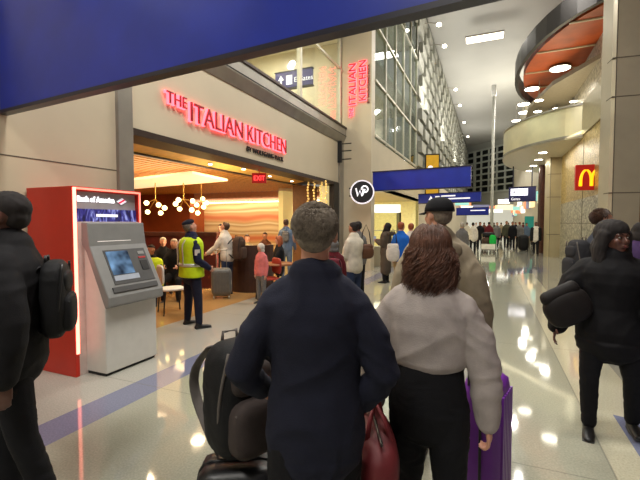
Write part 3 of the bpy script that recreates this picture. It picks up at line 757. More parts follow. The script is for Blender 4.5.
# ------------------------------------------------------------------ cash machine kiosk
KX=-4.035; K0,K1,KH=2.85,3.75,2.04
r=thing('cash_machine','red bank cash machine kiosk with grey slanted console and glowing edge against the left wall','cash machine',(-4.3,3.36,0))
def kp(o): o.matrix_parent_inverse = Matrix.Translation((4.3,-3.36,0)); return o
b=B()
box(b,-4.78,KX,K0,K0+.045,0,KH); box(b,-4.78,KX,K1-.045,K1,0,KH); box(b,-4.78,KX,K0+.045,K1-.045,KH-.05,KH); box(b,-4.78,-4.40,K0+.045,K1-.045,0,KH-.05)
kp(obj('red_surround',b,REDP,r,bevel=.004))
PINK=mat('kiosk_edge_light',(255,215,200),.5,emit=(255,120,100),estr=4.5,var=.01)
b=B(); box(b,KX-.012,KX+.012,K0+.008,K0+.040,.25,KH-.012); kp(obj('edge_light',b,PINK,r))
b=B(); box(b,KX-.012,KX+.010,K0+.04,K1-.03,KH-.032,KH-.010); kp(obj('edge_light',b,mat('kiosk_edge_top',(255,190,170),.5,emit=(255,110,90),estr=1.6),r))
b=B(); box(b,KX-.012,KX+.010,K1-.032,K1-.012,1.45,KH-.012); kp(obj('edge_light',b,MATS['kiosk_edge_top'],r))
b=B(); box(b,-4.40,KX-.05,K0+.045,K1-.045,1.90-.12,KH-.05); kp(obj('header_panel',b,mat('header_grey',(176,170,172),.4),r))
HX=KX-.045
kp(text('bank_lettering','Bank of America',.085,.004,(HX,K0+.09,1.885),(0,1,0),(0,0,1),mat('letter_white',(250,250,255),.5,emit=(250,250,255),estr=2.5),r,bold=.0015,width=.46))
b=B()
for i,(cc) in enumerate(('w','r','w')):
    y=K0+.585+i*.02
    b2=B(); prism(b2,[(y,1.905-.012*i),(y+.075,1.945-.012*i),(y+.098,1.932-.012*i),(y+.023,1.892-.012*i)],'x',HX,HX+.006)
    kp(obj('flag_logo',b2,mat('flag_red',(220,40,70),.5,emit=(230,40,80),estr=.8) if cc=='r' else WHITE,r))
b=B(); box(b,KX-.055,KX-.03,K0+.05,K1-.05,1.665,1.805)
def banner():
    m,nt,bb=nodes('banner_screen'); N=nt.nodes; L=nt.links
    tc=N.new('ShaderNodeTexCoord'); mp=N.new('ShaderNodeMapping'); mp.inputs['Scale'].default_value=(1,9,3); L.new(tc.outputs['Object'],mp.inputs[0]); n=N.new('ShaderNodeTexNoise'); n.inputs['Scale'].default_value=1.4; n.inputs['Distortion'].default_value=2; L.new(mp.outputs[0],n.inputs[0])
    rp=N.new('ShaderNodeValToRGB'); e=rp.color_ramp.elements; e[0].position=.35; e[0].color=lin((26,22,60)); e[1].position=.68; e[1].color=lin((150,160,225)); x=e.new(.5); x.color=lin((50,48,130))
    L.new(n.outputs['Fac'],rp.inputs[0]); L.new(rp.outputs[0],bb.inputs['Base Color']); L.new(rp.outputs[0],bb.inputs['Emission Color']); bb.inputs['Emission Strength'].default_value=.6
    return m
bo=kp(obj('banner_screen',b,banner(),r))
b=B(); box(b,KX-.028,KX-.024,K0+.30,K0+.58,1.72,1.75); kp(obj('banner_lines',b,WHITE,r))
# machine body
Y0,Y1=2.98,3.70
b=B(); prism(b,[(KX-.35,.03),(-3.75,.03),(-3.75,.78),(-3.80,.86),(-4.02,1.36),(-4.05,1.62),(KX-.35,1.62)],'y',Y0+.01,Y1-.01); kp(obj('lower_body',b,WARMW,r,bevel=.01))
b=B(); box(b,KX-.3,-3.78,Y0+.02,Y1-.02,0,.03); kp(obj('plinth',b,BLACK,r))
b=B(); box(b,KX-.35,-4.05,K0+.045,K1-.045,.0,1.665); kp(obj('recess_panel',b,mat('recess_panel',(214,196,188),.5),r))
prof=[(KX-.05,1.66),(-3.965,1.655),(-3.93,1.40),(-3.66,.86),(-3.66,.765),(-3.72,.74),(-3.985,1.33),(-4.055,1.42)]
b=B(); prism(b,prof,'y',Y0-.02,Y1+.02); con=kp(obj('console',b,GREYP,r,bevel=.012))
a=Vector((-3.93,0,1.40)); c=Vector((-3.66,0,.86)); dn=(c-a).normalized(); nn=Vector((-dn.z,0,dn.x)); 
if nn.x<0: nn=-nn
def slant(name,t0,t1,y0,y1,h,m,par=None,h0=0.0):
    b=B(); P=[]
    for t in (t0,t1):
        for y in (y0,y1):
            for hh in (h0,h):
                q=a+dn*t+nn*hh; P.append((q.x,y,q.z))
    vs=[b.verts.new(p) for p in P]
    for f in ((0,1,3,2),(4,6,7,5),(0,4,5,1),(2,3,7,6),(0,2,6,4),(1,5,7,3)): b.faces.new([vs[i] for i in f])
    return kp(obj(name,b,m,par or r))
slant('screen_bezel',.06,.47,Y0+.11,Y1-.05,.006,GREYD)
def screen_mat():
    m,nt,bb=nodes('atm_screen'); N=nt.nodes; L=nt.links
    tc=N.new('ShaderNodeTexCoord'); n=N.new('ShaderNodeTexNoise'); n.inputs['Scale'].default_value=5; L.new(tc.outputs['Object'],n.inputs[0])
    rp=N.new('ShaderNodeValToRGB'); e=rp.color_ramp.elements; e[0].position=.4; e[0].color=lin((20,26,40)); e[1].position=.75; e[1].color=lin((120,160,205))
    L.new(n.outputs['Fac'],rp.inputs[0]); L.new(rp.outputs[0],bb.inputs['Base Color']); L.new(rp.outputs[0],bb.inputs['Emission Color']); bb.inputs['Emission Strength'].default_value=.35; bb.inputs['Roughness'].default_value=.1
    return m
slant('screen',.08,.36,Y0+.13,Y0+.42,.010,screen_mat())
slant('screen_strip',.37,.43,Y0+.13,Y0+.46,.010,mat('screen_strip',(150,156,166),.3,emit=(150,156,170),estr=.25))
slant('card_slot',.10,.14,Y1-.17,Y1-.08,.012,GREYP); slant('keypad',.22,.34,Y1-.18,Y1-.08,.012,BLACK); slant('red_stripe',.17,.19,Y1-.18,Y1-.08,.013,mat('stripe_red',(170,40,40),.5))
slant('ledge',.50,.56,Y0+.06,Y1-.05,.014,GREYD)
b=B(); prism(b,[(-3.958,1.475),(-3.945,1.475),(-3.935,1.445),(-3.945,1.44)],'y',Y0+.08,Y1-.2); kp(obj('light_slot',b,mat('slot_light',(210,205,200),.3,emit=(255,240,230),estr=.5),r))

# ------------------------------------------------------------------ lamps that show
def downlight(label,loc,rad,group,cat='downlight'):
    r=thing('downlight',label,cat,loc,0,group)
    b=B(); lathe(b,[(rad*1.15,-.015),(rad*1.15,.02)],20); obj('trim_ring',b,STEEL,r)
    b=B(); lathe(b,[(rad,-.025),(rad,-.012)],20); obj('lens',b,LAMP,r)
    return r
for i,(px,py) in enumerate(((541,153),(537,160),(532,166),(528,171))):
    z=F*(4.79-CAMH)/(HOR-py); p=at(px,z,4.79); downlight('white round downlight in the underside of the curved balcony',p,.17,'downlights under the balcony')
for i,(px,py,s) in enumerate(((556,70,.42),(529,90,.36),(552,92,.36),(521,105,.34),(522,113,.36),(514,121,.25),(536,101,.2),(535,112,.2),(553,109,.16),(570,102,.18),(567,110,.16),(547,112,.16))):
    hh=9.0 if i<5 else 8.0; z=F*(hh-CAMH)/(HOR-py); p=at(px,z,hh-.05)
    r=downlight('bright round ceiling lamp over the mezzanine under the orange canopy',p,s,'round lamps over the mezzanine')
    b=B(); tube(b,[(0,0,.02),(0,0,.35 if i<5 else 1.0)],.02); obj('stem',b,STEEL,r)
for i,(py,px) in enumerate(((80,447),(90,450),(113,456),(122,459),(133,461),(141,464))):
    Y_=[24,27,36,41,48,56][i]; x_,y_,z_=PX+.9,Y_,CH-1.6
    r=thing('wall_lamp','small bright lamp high on the shingled hall wall','lamp',(x_,y_,z_),0,'lamps high on the hall wall')
    b=B(); ell(b,(0,0,0),(.14,.14,.1)); obj('bulb',b,LAMP,r,True)
    b=B(); tube(b,[(0,0,.05),(-.5,0,.2),(-.95,0,.2)],.03); obj('arm',b,STEEL,r)
# tall white mast
p=at(491.5,30); r=thing('mast','tall slender grey mast with a pale top standing in the hall','mast',(p.x,p.y,0))
b=B(); lathe(b,[(.14,0),(.12,.6),(.10,11.0)],16); obj('pole',b,mat('mast_grey',(168,168,158),.5),r,True)
b=B(); lathe(b,[(.15,11.0),(.17,11.1),(.17,11.8),(.05,11.85)],16); obj('pole_head',b,mat('pole_head',(210,210,205),.5),r,True)
# chandeliers of globes
GLOBE=mat('globe_glow',(255,240,190),.4,emit=(255,226,150),estr=6,var=.01)
def chandelier(pts,z,label):
    c=at(sum(p[0] for p in pts)/len(pts),z,2.3); r=thing('globe_chandelier',label,'chandelier',c)
    b=B(); tube(b,[(0,0,.0),(0,0,.82)],.012); obj('stem',b,GOLDM,r)
    for k,(px,py) in enumerate(pts):
        zz=z+(.25 if k%2 else -.2); h=CAMH+(HOR-py)/F*zz; q=at(px,zz,h)-c
        b=B(); tube(b,[(0,0,0),q],.008); obj('arm',b,GOLDM,r)
        b=B(); ell(b,q,(.066,.066,.066)); obj('globe',b,GLOBE,r,True)
chandelier([(147,203),(148,212),(159,205),(161,213),(165,208)],11.0,'gold chandelier of glowing globes nearest the cash machine')
chandelier([(179,200),(180,209),(176,204),(193,201),(192,210)],11.0,'middle gold chandelier of glowing globes above the yellow vest')
chandelier([(197,205),(203,199),(204,207),(207,203),(198,213)],11.6,'rightmost gold chandelier of glowing globes beside the wavy mural')
# bead curtain column
for i,px in enumerate((308,314,321,326)):
    p=at(px,12.6); r=thing('bead_strand','hanging strand of gold glass beads beside the restaurant column','bead strand',(p.x,p.y,0),0,'bead strands by the column')
    b=B(); rr=random.Random(i)
    for k in range(10): ell(b,(rr.uniform(-.03,.03),0,2.95-k*.09),(.035,.035,.04),u=8,v=6)
    obj('beads',b,mat('bead_gold',(230,190,110),.2,.3,emit=(255,210,120),estr=.8),r,True)
# restaurant spots in the slatted ceiling
for px,py in ((211,164),(244,169),(270,176),(292,181)):
    z=F*(3.0-CAMH)/(HOR-py); 
    if z>15: z=14
    downlight('tiny warm spot in the restaurant ceiling',at(px,z,3.0),.045,'warm spots in the restaurant ceiling')
# dark red screen behind the guard
p0=at(143,10.4);p1=at(216,10.0); u=(p1-p0).normalized(); M=Matrix(((u.x,-u.y,0,p0.x),(u.y,u.x,0,p0.y),(0,0,1,0),(0,0,0,1))); L_=(p1-p0).length
r=thing('partition','low dark red partition screen inside the restaurant behind the guard','partition',(0,0,0))
b=B(); box(b,0,L_,0,.12,0,1.32,M=M); obj('panel',b,MAROON,r)
b=B(); box(b,-.03,L_+.03,-.03,.15,1.32,1.42,M=M); obj('top_rail',b,WOODDK,r)
# round-backed booth
p=at(252,9.9); r=thing('booth_seat','tall curved brown booth seat beside the white-sweatered traveller','booth',(p.x,p.y,0),YAW)
b=B(); pts=[(.45*math.cos(a),.4*math.sin(a)) for a in [PI*1.05+i*PI*.9/16 for i in range(17)]]; ribbon(b,pts,.10,0,1.12); obj('seat_back',b,mat('booth_brown',(58,32,22),.5,var=.2),r)
b=B(); prism(b,[(x*.85,y*.85) for x,y in pts],'z',.05,.45); obj('seat',b,mat('booth_red',(110,36,26),.5),r)
# tables and white chair in the restaurant
def cafe_table(label,p,grp=None):
    r=thing('cafe_table',label,'table',(p.x,p.y,0),0,grp)
    b=B(); lathe(b,[(.36,.72),(.37,.74),(.36,.76)],24); obj('tabletop',b,mat('table_top',(150,96,54),.35),r)
    b=B(); lathe(b,[(.22,0),(.2,.02),(.03,.05),(.03,.72)],16); obj('pedestal',b,DARKMET,r)
cafe_table('small round wooden table in front of the seated diners',at(278,8.9))
def chair(label,p,rz,m,group=None):
    r=thing('dining_chair',label,'chair',(p.x,p.y,0),rz,group)
    b=B(); rbox(b,(0,0,.45),(.44,.44,.05),pw=5); obj('seat',b,m,r,True)
    b=B(); rbox(b,(0,.2,.72),(.42,.05,.34),pw=5); obj('backrest',b,m,r,True)
    for sx in (1,-1):
        for sy in (1,-1): b=B(); tube(b,[(sx*.17,sy*.17,.44),(sx*.2,sy*.2,0)],.013); obj('leg',b,DARKMET,r)
chair('white dining chair beside the yellow-vested guard',at(171,7.3),2.6,WARMW)
chair('red dining chair near the child in pink',at(268,8.6),-.6,mat('chair_red',(150,50,36),.5))
# lit shop behind the queue
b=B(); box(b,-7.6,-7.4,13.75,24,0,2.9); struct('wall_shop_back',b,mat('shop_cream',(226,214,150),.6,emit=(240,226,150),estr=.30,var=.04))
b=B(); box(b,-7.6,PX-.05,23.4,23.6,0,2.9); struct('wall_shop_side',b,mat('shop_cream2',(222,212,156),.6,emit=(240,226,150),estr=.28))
b=B(); box(b,-7.6,PX,13.75,23.6,2.9,3.0); struct('ceiling_shop',b,CREAM)
p=at(378,15.5); r=thing('display_case','glass display case with a white lit top inside the cream shop','display case',(p.x,p.y,0),YAW)
b=B(); box(b,-.8,.8,-.3,.3,0,.75); obj('case_base',b,CREAM,r)
b=B(); box(b,-.8,.8,-.3,.3,2.05,2.35); obj('lit_header',b,mat('case_header',(250,250,240),.5,emit=(255,252,235),estr=1.6),r)
for s in (-1,1): b=B(); box(b,s*.8-.03,s*.8+.03,-.3,.3,.75,2.05); obj('side_post',b,DARKMET,r)
b=B(); box(b,-.77,.77,-.29,-.28,.75,2.05); obj('glass_front',b,GLASS,r)
b=B(); box(b,-.77,.77,-.25,.25,1.35,1.37); obj('shelf',b,STEEL,r)
# far storefronts at the end of the concourse
rnd=random.Random(11)
cols=[(240,236,220),(200,190,160),(120,170,160),(230,200,150),(90,90,110),(210,120,80),(250,250,245),(160,150,130)]
for i in range(14):
    y=26+i*3.1; 
    c=cols[i%8]; r=thing('shop_sign','small lit shop sign on the far right-hand concourse wall','sign',(FX1-.15,y,0),0,'far shop signs on the right wall')
    h=2.5+rnd.random()*.8
    b=B(); box(b,-.1,.14,-.9,.9,h,h+.6); obj('lit_panel',b,mat('shop_lit_%d'%(i%8),c,.5,emit=c,estr=1.6),r)
for i in range(26):
    px=452+i*3.4; z=38+rnd.random()*22; p=at(px,z)
    c=cols[(i*3+1)%8]; hh=2.6+rnd.random()*1.6
    r=thing('hanging_panel','small lit panel hanging far down the concourse','lit panel',(p.x,p.y,0),YAW,'far lit panels down the concourse')
    b=B(); box(b,-.5-rnd.random()*.5,.6,-.05,.05,hh,hh+.25+rnd.random()*.4); obj('lit_panel',b,mat('shop_lit_%d'%((i*3+1)%8),c,.5,emit=c,estr=1.6),r)
p=at(529,27); r=thing('poster','teal upright poster by the far pillars','poster',(p.x,p.y,0),YAW)
b=B(); box(b,-.3,.3,-.03,.03,.8,2.1); obj('poster_face',b,mat('teal_poster',(40,130,120),.5,emit=(40,140,125),estr=.4),r)
b=B(); box(b,-.05,.05,-.03,.03,0,.8); obj('stand',b,STEEL,r)
# ceiling lamps added to light the hall, most of them above the frame
CL=mat('added_lamp_diffuser',(255,250,235),.5,emit=(255,244,222),estr=2.5,var=.01)
def added_hall_lamp(x,y,z,e,s=2.2,sy=1.0,col=(1,.96,.89)):
    r=thing('added_ceiling_light','flat white ceiling light added high over the hall to brighten it','ceiling light',(x,y,z),0,'added hall ceiling lights')
    b=B(); box(b,-s/2,s/2,-sy/2,sy/2,0,.08); obj('housing',b,STEEL,r)
    b=B(); box(b,-s/2+.05,s/2-.05,-sy/2+.05,sy/2-.05,-.02,0); obj('diffuser',b,CL,r)
    light('added_hall_light','AREA',(x,y,z-.06),e,col,s,sy)
# ------------------------------------------------------------------ the people
FWD=Vector((-SY,CY,0)); RGT=Vector((CY,SY,0))
def cloth(name,c,rough=.85,var=.12,sc=14,bump=.25,bs=220): return mat(name,c,rough,var=var,scale=sc,bump=bump,bscale=bs,spec=.25)
NAVY=cloth('navy_knit',(27,29,44)); GREYK=cloth('grey_knit',(172,162,158),bs=180); BLK=cloth('black_cloth',(18,18,22)); BLK2=cloth('black_jacket',(17,16,19),.8)
TAN=cloth('tan_jacket',(140,128,108),.8); DENIM=cloth('denim',(44,56,84)); NAVYT=cloth('navy_trousers',(24,26,42)); WHT=cloth('white_fleece',(206,200,190)); 
COAT=cloth('brown_coat',(82,72,62)); BLUEP=cloth('blue_polo',(28,96,190)); OLIVE=cloth('olive_jacket',(70,70,54)); MAR=cloth('maroon_knit',(92,26,34)); GRY=cloth('grey_cloth',(110,108,106)); PINKC=cloth('pink_cloth',(214,120,120)); CREAMC=cloth('cream_cloth',(210,202,184)); STEELB=cloth('steel_blue',(92,110,134)); PURP=cloth('purple_cloth',(66,48,88)); BRN=cloth('brown_cloth',(96,60,44)); KHAKI=cloth('khaki_cloth',(150,134,104))
H_GREY=mat('hair_grey_brown',(122,110,96),.7,var=.35,scale=60,bump=.6,bscale=200); H_AUB=mat('hair_auburn',(88,54,38),.5,var=.4,scale=30,bump=.4,bscale=120)
H_BLK=mat('hair_black',(30,24,23),.85,var=.3,scale=40); H_BRN=mat('hair_brown',(66,42,28),.55,var=.3,scale=40); H_RED=mat('hair_ginger',(140,70,34),.55,var=.3,scale=40); H_WHT=mat('hair_pale',(190,180,164),.7)

def tufts(P, m, n, region, length, rad, down=1.0, seed=1):
    """short hair as many small tapered tufts lying along the scalp"""
    HM=P['HM']; rr=random.Random(seed); b=B()
    for i in range(n):
        th=rr.uniform(0,2*PI); z=rr.uniform(-.55,1)
        r=math.sqrt(1-z*z); q=Vector((math.cos(th)*r, math.sin(th)*r, z))
        if not region(q): continue
        c=Vector((0,-.026,.034)); S=Vector((.086,.100,.088))
        if z<0: S=Vector((.083-.01*abs(z),.100,.098))
        p=Vector((q.x*S.x,q.y*S.y,q.z*S.z))+c; nn=Vector((q.x/S.x,q.y/S.y,q.z/S.z)).normalized()
        sw=Vector((0,-.95,.75)); flow=(q-sw)
        t=Vector((q.x*.9+rr.uniform(-.3,.3), -.25+rr.uniform(-.3,.3), -1.0)) if z<.75 else Vector((rr.uniform(-1,1),rr.uniform(-.2,1.0),0))
        t=(t-nn*t.dot(nn)).normalized(); L=length*rr.uniform(.6,1.2)
        s=nn.cross(t).normalized()*rad; a=p+nn*.001; m1=p+t*L*.55+nn*L*.22; e=p+t*L+nn*L*.16
        V=[b.verts.new(HM@v) for v in (a-s,a+s,m1+s*.7,m1-s*.7,e, a+nn*rad, m1+nn*rad)]
        b.faces.new((V[0],V[5],V[6],V[3])); b.faces.new((V[5],V[1],V[2],V[6])); b.faces.new((V[3],V[6],V[4])); b.faces.new((V[6],V[2],V[4]))
    me=bpy.data.meshes.new('tufts'); b.to_mesh(me); b.free(); o=link_mesh('hair_tufts',me,m,P['root'])
    o['kind']='stuff'; return o

# 1 man in navy, nearest
p=at(315,1.50)
man=person('man with short grey-brown hair in a navy pullover from behind, nearest',p,FWD,H=1.715,build=.97,skin='pale',top=NAVY,bottom=BLK,
  hair=('short',H_GREY),vox=.0075,hem=.455,bulk=1.25,wr=.012,collar=NAVY,cuff=.62,headscale=1.0,
  arms={'R':((.34,-.10,-1),(-.42,.42,-.80)),'L':((-.42,-.05,-1),(.35,.62,-.62))},
  handspec={'R':dict(n=(-1,.2,0),t=(0,1,.1),curl=.9),'L':dict(n=(0,0,-1),t=(1,0,0),curl=.8)},
  legs={'R':((.03,.14,-1),(.0,-.05,-1)),'L':((-.03,-.06,-1),(0,-.16,-1))},headpitch=-.02,headyaw=-.04)
tufts(man,H_GREY,6500,lambda q: (q.y<.2 or q.z>.5) and (q.z>-.42),.019,.0016)
# 2 woman in grey sweater
p=at(430,1.80)
w2=person('woman with long auburn hair in a pale grey sweater and black trousers seen from behind',p,(.0,1,0),H=1.62,build=1.02,depthk=1.05,skin='pale',top=GREYK,bottom=BLK,
  hair=('long',H_AUB),vox=.0075,hem=.625,bulk=1.7,wr=.014,sleeve=1.03,thighb=1.05,
  arms={'R':((.29,.02,-1),(.08,.05,-1)),'L':((-.36,.02,-1),(-.02,.15,-1))},
  handspec={'R':dict(n=(-1,.1,0),t=(0,1,.1),curl=.95),'L':dict(curl=.6)},
  legs={'R':((.04,-.02,-1),(.02,-.12,-1)),'L':((-.03,.15,-1),(0,-.04,-1))},headyaw=.18)
# auburn locks: wavy strands falling from the crown to the shoulder blades
def locks(P, m, n, L0, seed=2, spread=.11):
    HM=P['HM']; rr=random.Random(seed); b=B()
    for i in range(n):
        th=rr.uniform(-PI*1.12,PI*.12); st=rr.uniform(.05,.95)
        z=st; r=math.sqrt(1-z*z); S=Vector((.088,.106,.098)); c=Vector((0,-.022,.038))
        pts=[]; ph=rr.uniform(0,6.28); wa=rr.uniform(.004,.016); lay=rr.uniform(.0,.012)
        ang=math.acos(z); 
        for k in range(5):
            a=ang+(PI*.52-ang)*k/4
            q=Vector((math.cos(th)*math.sin(a)*(S.x+lay), math.sin(th)*math.sin(a)*(S.y+lay), math.cos(a)*(S.z+lay)))+c
            pts.append(q)
        e=pts[-1]; out=Vector((math.cos(th),math.sin(th),0)); Lk=L0*rr.uniform(.55,1.15); m_=9
        for k in range(1,m_+1):
            t=k/m_
            flare=spread*(.55*math.sin(min(1,t*1.25)*PI*.55))*(.6+.4*rr.random() if k==1 else 1)
            q=e+out*flare*(1.0 if abs(out.x)>.5 else .5)*(.4+lay*30)+Vector((0,-.012*t,-Lk*t))
            q.x+=wa*math.sin(t*9+ph)*(.5+t)*1.6; q.y+=wa*math.cos(t*8+ph)*(.5+t)
            if t>.85: q+= -out*.012*(t-.85)*8*rr.uniform(.3,1.4)
            pts.append(q)
        rad=rr.uniform(.0016,.0034); nn=len(pts)
        R=[rad*(.55+.6*math.sin(PI*min(1,j/(nn-1)*1.05+.12)))*(1 if j<nn-2 else .5) for j in range(nn)]
        limb(b,[HM@q for q in pts],R,5,caps=False)
    o=obj('hair_locks',b,m,P['root'],True); o['kind']='stuff'; return o
locks(w2,H_AUB,1700,.20,spread=.036)
# 3 man in black cap and tan jacket
p=at(438,2.75)
capm=person('tall man in a black cap and tan jacket, head turned, beyond the auburn-haired woman',p,(.10,1,0),H=1.815,build=.95,headscale=.93,skin='pale',top=TAN,bottom=COAT,
  hair=('cap',H_GREY),vox=.011,hem=.47,bulk=2.4,wr=.014,sleeve=1.1,headyaw=1.0,
  arms={'R':((.30,-.02,-1),(.08,.45,-.75)),'L':((-.25,.05,-1),(.0,.5,-.8))},coat_flare=.01)
cap(capm,BLK)
b=B(); limb(b,[(-.14,-.10,1.47),(-.09,-.16,1.50),(0,-.18,1.50),(.09,-.16,1.50),(.14,-.10,1.47)],[(.05,.035)]*5,12,ref=Vector((0,0,1))); obj('jacket_hood',b,TAN,capm['root'],True)
b=B(); limb(b,[(-.075,-.03,1.52),(-.04,-.075,1.535),(.04,-.075,1.535),(.075,-.03,1.52)],[(.028,.018)]*4,12,ref=Vector((0,0,1))); obj('black_collar',b,BLK,capm['root'],True)
# 4 woman in black on the right, coming towards us
p=at(613,3.08)
w4=person('woman in a black coat and leggings walking towards us and looking aside',p,(-.08,-1,0),H=1.635,build=1.12,headscale=1.14,depthk=1.1,skin='dark',top=BLK2,bottom=BLK,
  hair=('puffy',H_BLK),vox=.008,hem=.45,bulk=2.6,wr=.010,sleeve=1.25,headyaw=.62,eyes=True,thighb=1.05,
  arms={'R':((.45,-.05,-1),(.25,.25,-.9)),'L':((-.40,.1,-1),(.2,.75,-.4))},coat_flare=.02,
  legs={'R':((.10,.16,-1),(-.02,-.02,-1)),'L':((-.16,-.02,-1),(-.06,-.30,-1))})
# 5 young man with backpack
p=at(602,4.8)
y5=person('young man with tousled brown hair just behind the woman in black',p,(.95,.30,0),H=1.81,skin='pale',top=cloth('slate_shirt',(58,62,74)),bottom=DENIM,hair=('short',H_BRN),vox=.012,bulk=1.4,wr=.008,headyaw=-.1,eyes=True,headpitch=-.15)
tufts(y5,H_BRN,1500,lambda q: q.y<.5 or q.z>.3,.035,.004,seed=5)
# 6 man in black at the left edge
p=at(8,2.2)
m6=person('man in black clothes with a dark backpack at the left edge, beside the cash machine',p,(-.72,-.75,0),H=1.80,build=1.08,skin='dark',headscale=1.12,top=BLK2,bottom=BLK,hair=('short',H_BLK),vox=.009,bulk=2.2,wr=.010,eyes=True,
  arms={'R':((.2,-.05,-1),(.05,.4,-.9)),'L':((-.25,-.2,-1),(-.1,.1,-1))},legs={'R':((.03,.2,-1),(.0,-.1,-1)),'L':((-.03,-.15,-1),(0,-.3,-1))})
# 7 guard
p=at(191,6.35)
g7=person('guard in a yellow high-visibility vest and navy trousers standing at the restaurant entrance',p,(.45,.9,0),H=1.70,build=1.14,skin='pale',top=cloth('guard_shirt',(30,34,60)),bottom=NAVYT,hair=('cap',H_GREY),vox=.012,bulk=1.4,wr=.006,headpitch=-.35,
  arms={'R':((.20,.05,-1),(-.2,.7,-.45)),'L':((-.25,.1,-1),(.2,.7,-.4))},legs={'R':((.20,.06,-1),(.12,-.02,-1)),'L':((-.12,.02,-1),(-.06,-.04,-1))})
b=B(); HM7=g7['HM']; ell(b,(0,-.01,.075),(.088,.104,.05),HM7); obj('dark_cap',b,NAVYT,g7['root'],True)
VEST=mat('hivis_yellow',(196,226,24),.6,emit=(190,225,20),estr=.0,var=.08); VEST.node_tree.nodes['Principled BSDF'].inputs['Specular IOR Level'].default_value=.3
SILV=mat('reflective_tape',(208,212,196),.3,.3)
def vest(P,z0=.47,grow=.034,tape=True):
    H=P['H'];k=P['k']
    def ring(z,a,bb): return P['Lm']@Vector((0,0,z*H)),a*k+grow,bb*k+grow
    prof=[(z0,.205,.150),(.52,.200,.145),(.60,.180,.135),(.68,.188,.140),(.75,.200,.142),(.79,.195,.132),(.815,.17,.115),(.84,.085,.075)]
    b=B(); limb(b,[P['Lm']@Vector((0,0,z*H)) for z,_,_ in prof],[(a*1.08*k+.028,c*1.08*k+.030) for _,a,c in prof],32,caps=False)
    v=link_mesh('vest',remesh(b,.014,2,.4,.006,8),VEST,P['root'],True)
    b=B(); n=40
    def tp(bm,z,hw,a,c):
        r=[[bm.verts.new(P['Lm']@Vector((math.cos(2*PI*i/n)*(a*1.08*k+.034+d),math.sin(2*PI*i/n)*(c*1.08*k+.036+d),z*H+dz))) for i in range(n)] for d,dz in ((0,-hw),(.004,-hw),(.004,hw),(0,hw))]
        for q in range(4):
            A=r[q];D=r[(q+1)%4]
            for i in range(n): bm.faces.new((A[i],A[(i+1)%n],D[(i+1)%n],D[i]))
    tp(b,.585,.025,.184,.137); obj('reflective_band',b,SILV,v,True)
    for s in (1,-1):
        b=B(); pts=[(s*.105,-.176,.585),(s*.105,-.172,.66),(s*.105,-.180,.73),(s*.10,-.172,.775),(s*.095,-.130,.815)]
        limb(b,[P['Lm']@Vector((x,y-.006,z*H)) for x,y,z in pts],[(.024,.006)]*5,8); obj('reflective_band',b,SILV,v,True)
vest(g7)
b=B(); S,E,W,ua,fa=g7['J']['R']; boxc(b,(S.lerp(E,.55).x+.062,S.lerp(E,.55).y-.02,S.lerp(E,.55).z),(.012,.08,.09)); obj('arm_patch',b,WHT,g7['root'])
# 8 white fleece traveller
p=at(227,9.2)
w8=person('traveller in a white fleece bending over a grey suitcase inside the entrance',p,(-.95,-.1,0),H=1.68,skin='pale',top=WHT,bottom=DENIM,hair=('short',H_BRN),vox=.014,bulk=1.6,headpitch=-.5,lean=.12,
  arms={'R':((.05,.5,-.85),(0,.8,-.5)),'L':((-.05,.5,-.85),(0,.8,-.5))})
# 9.. others. (label, px, depth, face, H, skin, top, bottom, hair, kw)
GRP=None
def who(label,px,z,face,H,skin,top,bottom,hair,**kw):
    kw.setdefault('vox',.018 if z<12 else .026)
    return person(label,at(px,z),face,H=H,skin=skin,top=top,bottom=bottom,hair=hair,**kw)
q1=who('woman in a white sweater and jeans queueing beside the cream pier',354,7.3,(-.9,.4,0),1.66,'mid',CREAMC,DENIM,('bun',H_BLK),bulk=1.8,hem=.50,arms={'R':((.1,.3,-1),(-.1,.8,-.1)),'L':((-.1,.2,-1),(.1,.8,-.2))},eyes=True)
q2=who('dark-haired person just behind the woman in the white sweater',358,8.3,(-.8,.5,0),1.68,'dark',GRY,BLK,('short',H_BLK))
q3=who('child with a grey beanie and maroon backpack queueing below the round sign',334,6.6,(-.3,1,0),1.36,'pale',MAR,DENIM,('hood',GRY),bulk=1.6)
q4=who('person in a long brown hooded coat with black hair looking down at a phone',386,11.0,(-.95,.15,0),1.66,'mid',COAT,BLK,('puffy',H_BLK),bulk=2.2,hem=.20,headpitch=-.45,headscale=.92,arms={'R':((.05,.12,-1),(-.25,.8,.45)),'L':((-.05,.12,-1),(.25,.8,.45))})
b=B(); limb(b,[(-.12,-.11,1.36),(-.08,-.19,1.36),(.08,-.19,1.36),(.12,-.11,1.36)],[(.06,.045)]*4,12,ref=Vector((0,0,1))); obj('coat_hood',b,COAT,q4['root'],True)
q5=who('person in a bright blue polo shirt with ginger hair standing beyond the brown coat',401,9.2,(.2,1,0),1.67,'pale',BLUEP,KHAKI,('short',H_RED))
q6=who('person with reddish hair half hidden between the blue polo and the auburn-haired woman',411,10.4,(-.3,1,0),1.64,'pale',WHT,DENIM,('short',H_RED))
d1=who('person in a steel blue shirt standing with a small pack before the wavy mural',286,11.8,(-.35,.9,0),1.76,'mid',STEELB,STEELB,('short',H_BRN),arms={'R':((.2,.1,-1),(.1,.4,-.8)),'L':((-.15,.4,-1),(-.2,.9,-.2))})
d2=who('small child in pink with a pale hat beside the booth',261,8.2,(-.2,-1,0),1.22,'pale',PINKC,GRY,('hood',WHT),vox=.016)
sit={'R':((.15,.95,-.12),(.0,.05,-1)),'L':((-.15,.95,-.12),(.0,.05,-1))}
def seated(label,px,z,face,H,skin,top,bottom,hair,drop=-.40,**kw):
    return who(label,px,z,face,H,skin,top,bottom,hair,legs=sit,drop=drop,arms={'R':((.1,.5,-.8),(-.2,.9,.0)),'L':((-.1,.5,-.8),(.2,.9,.0))},**kw)
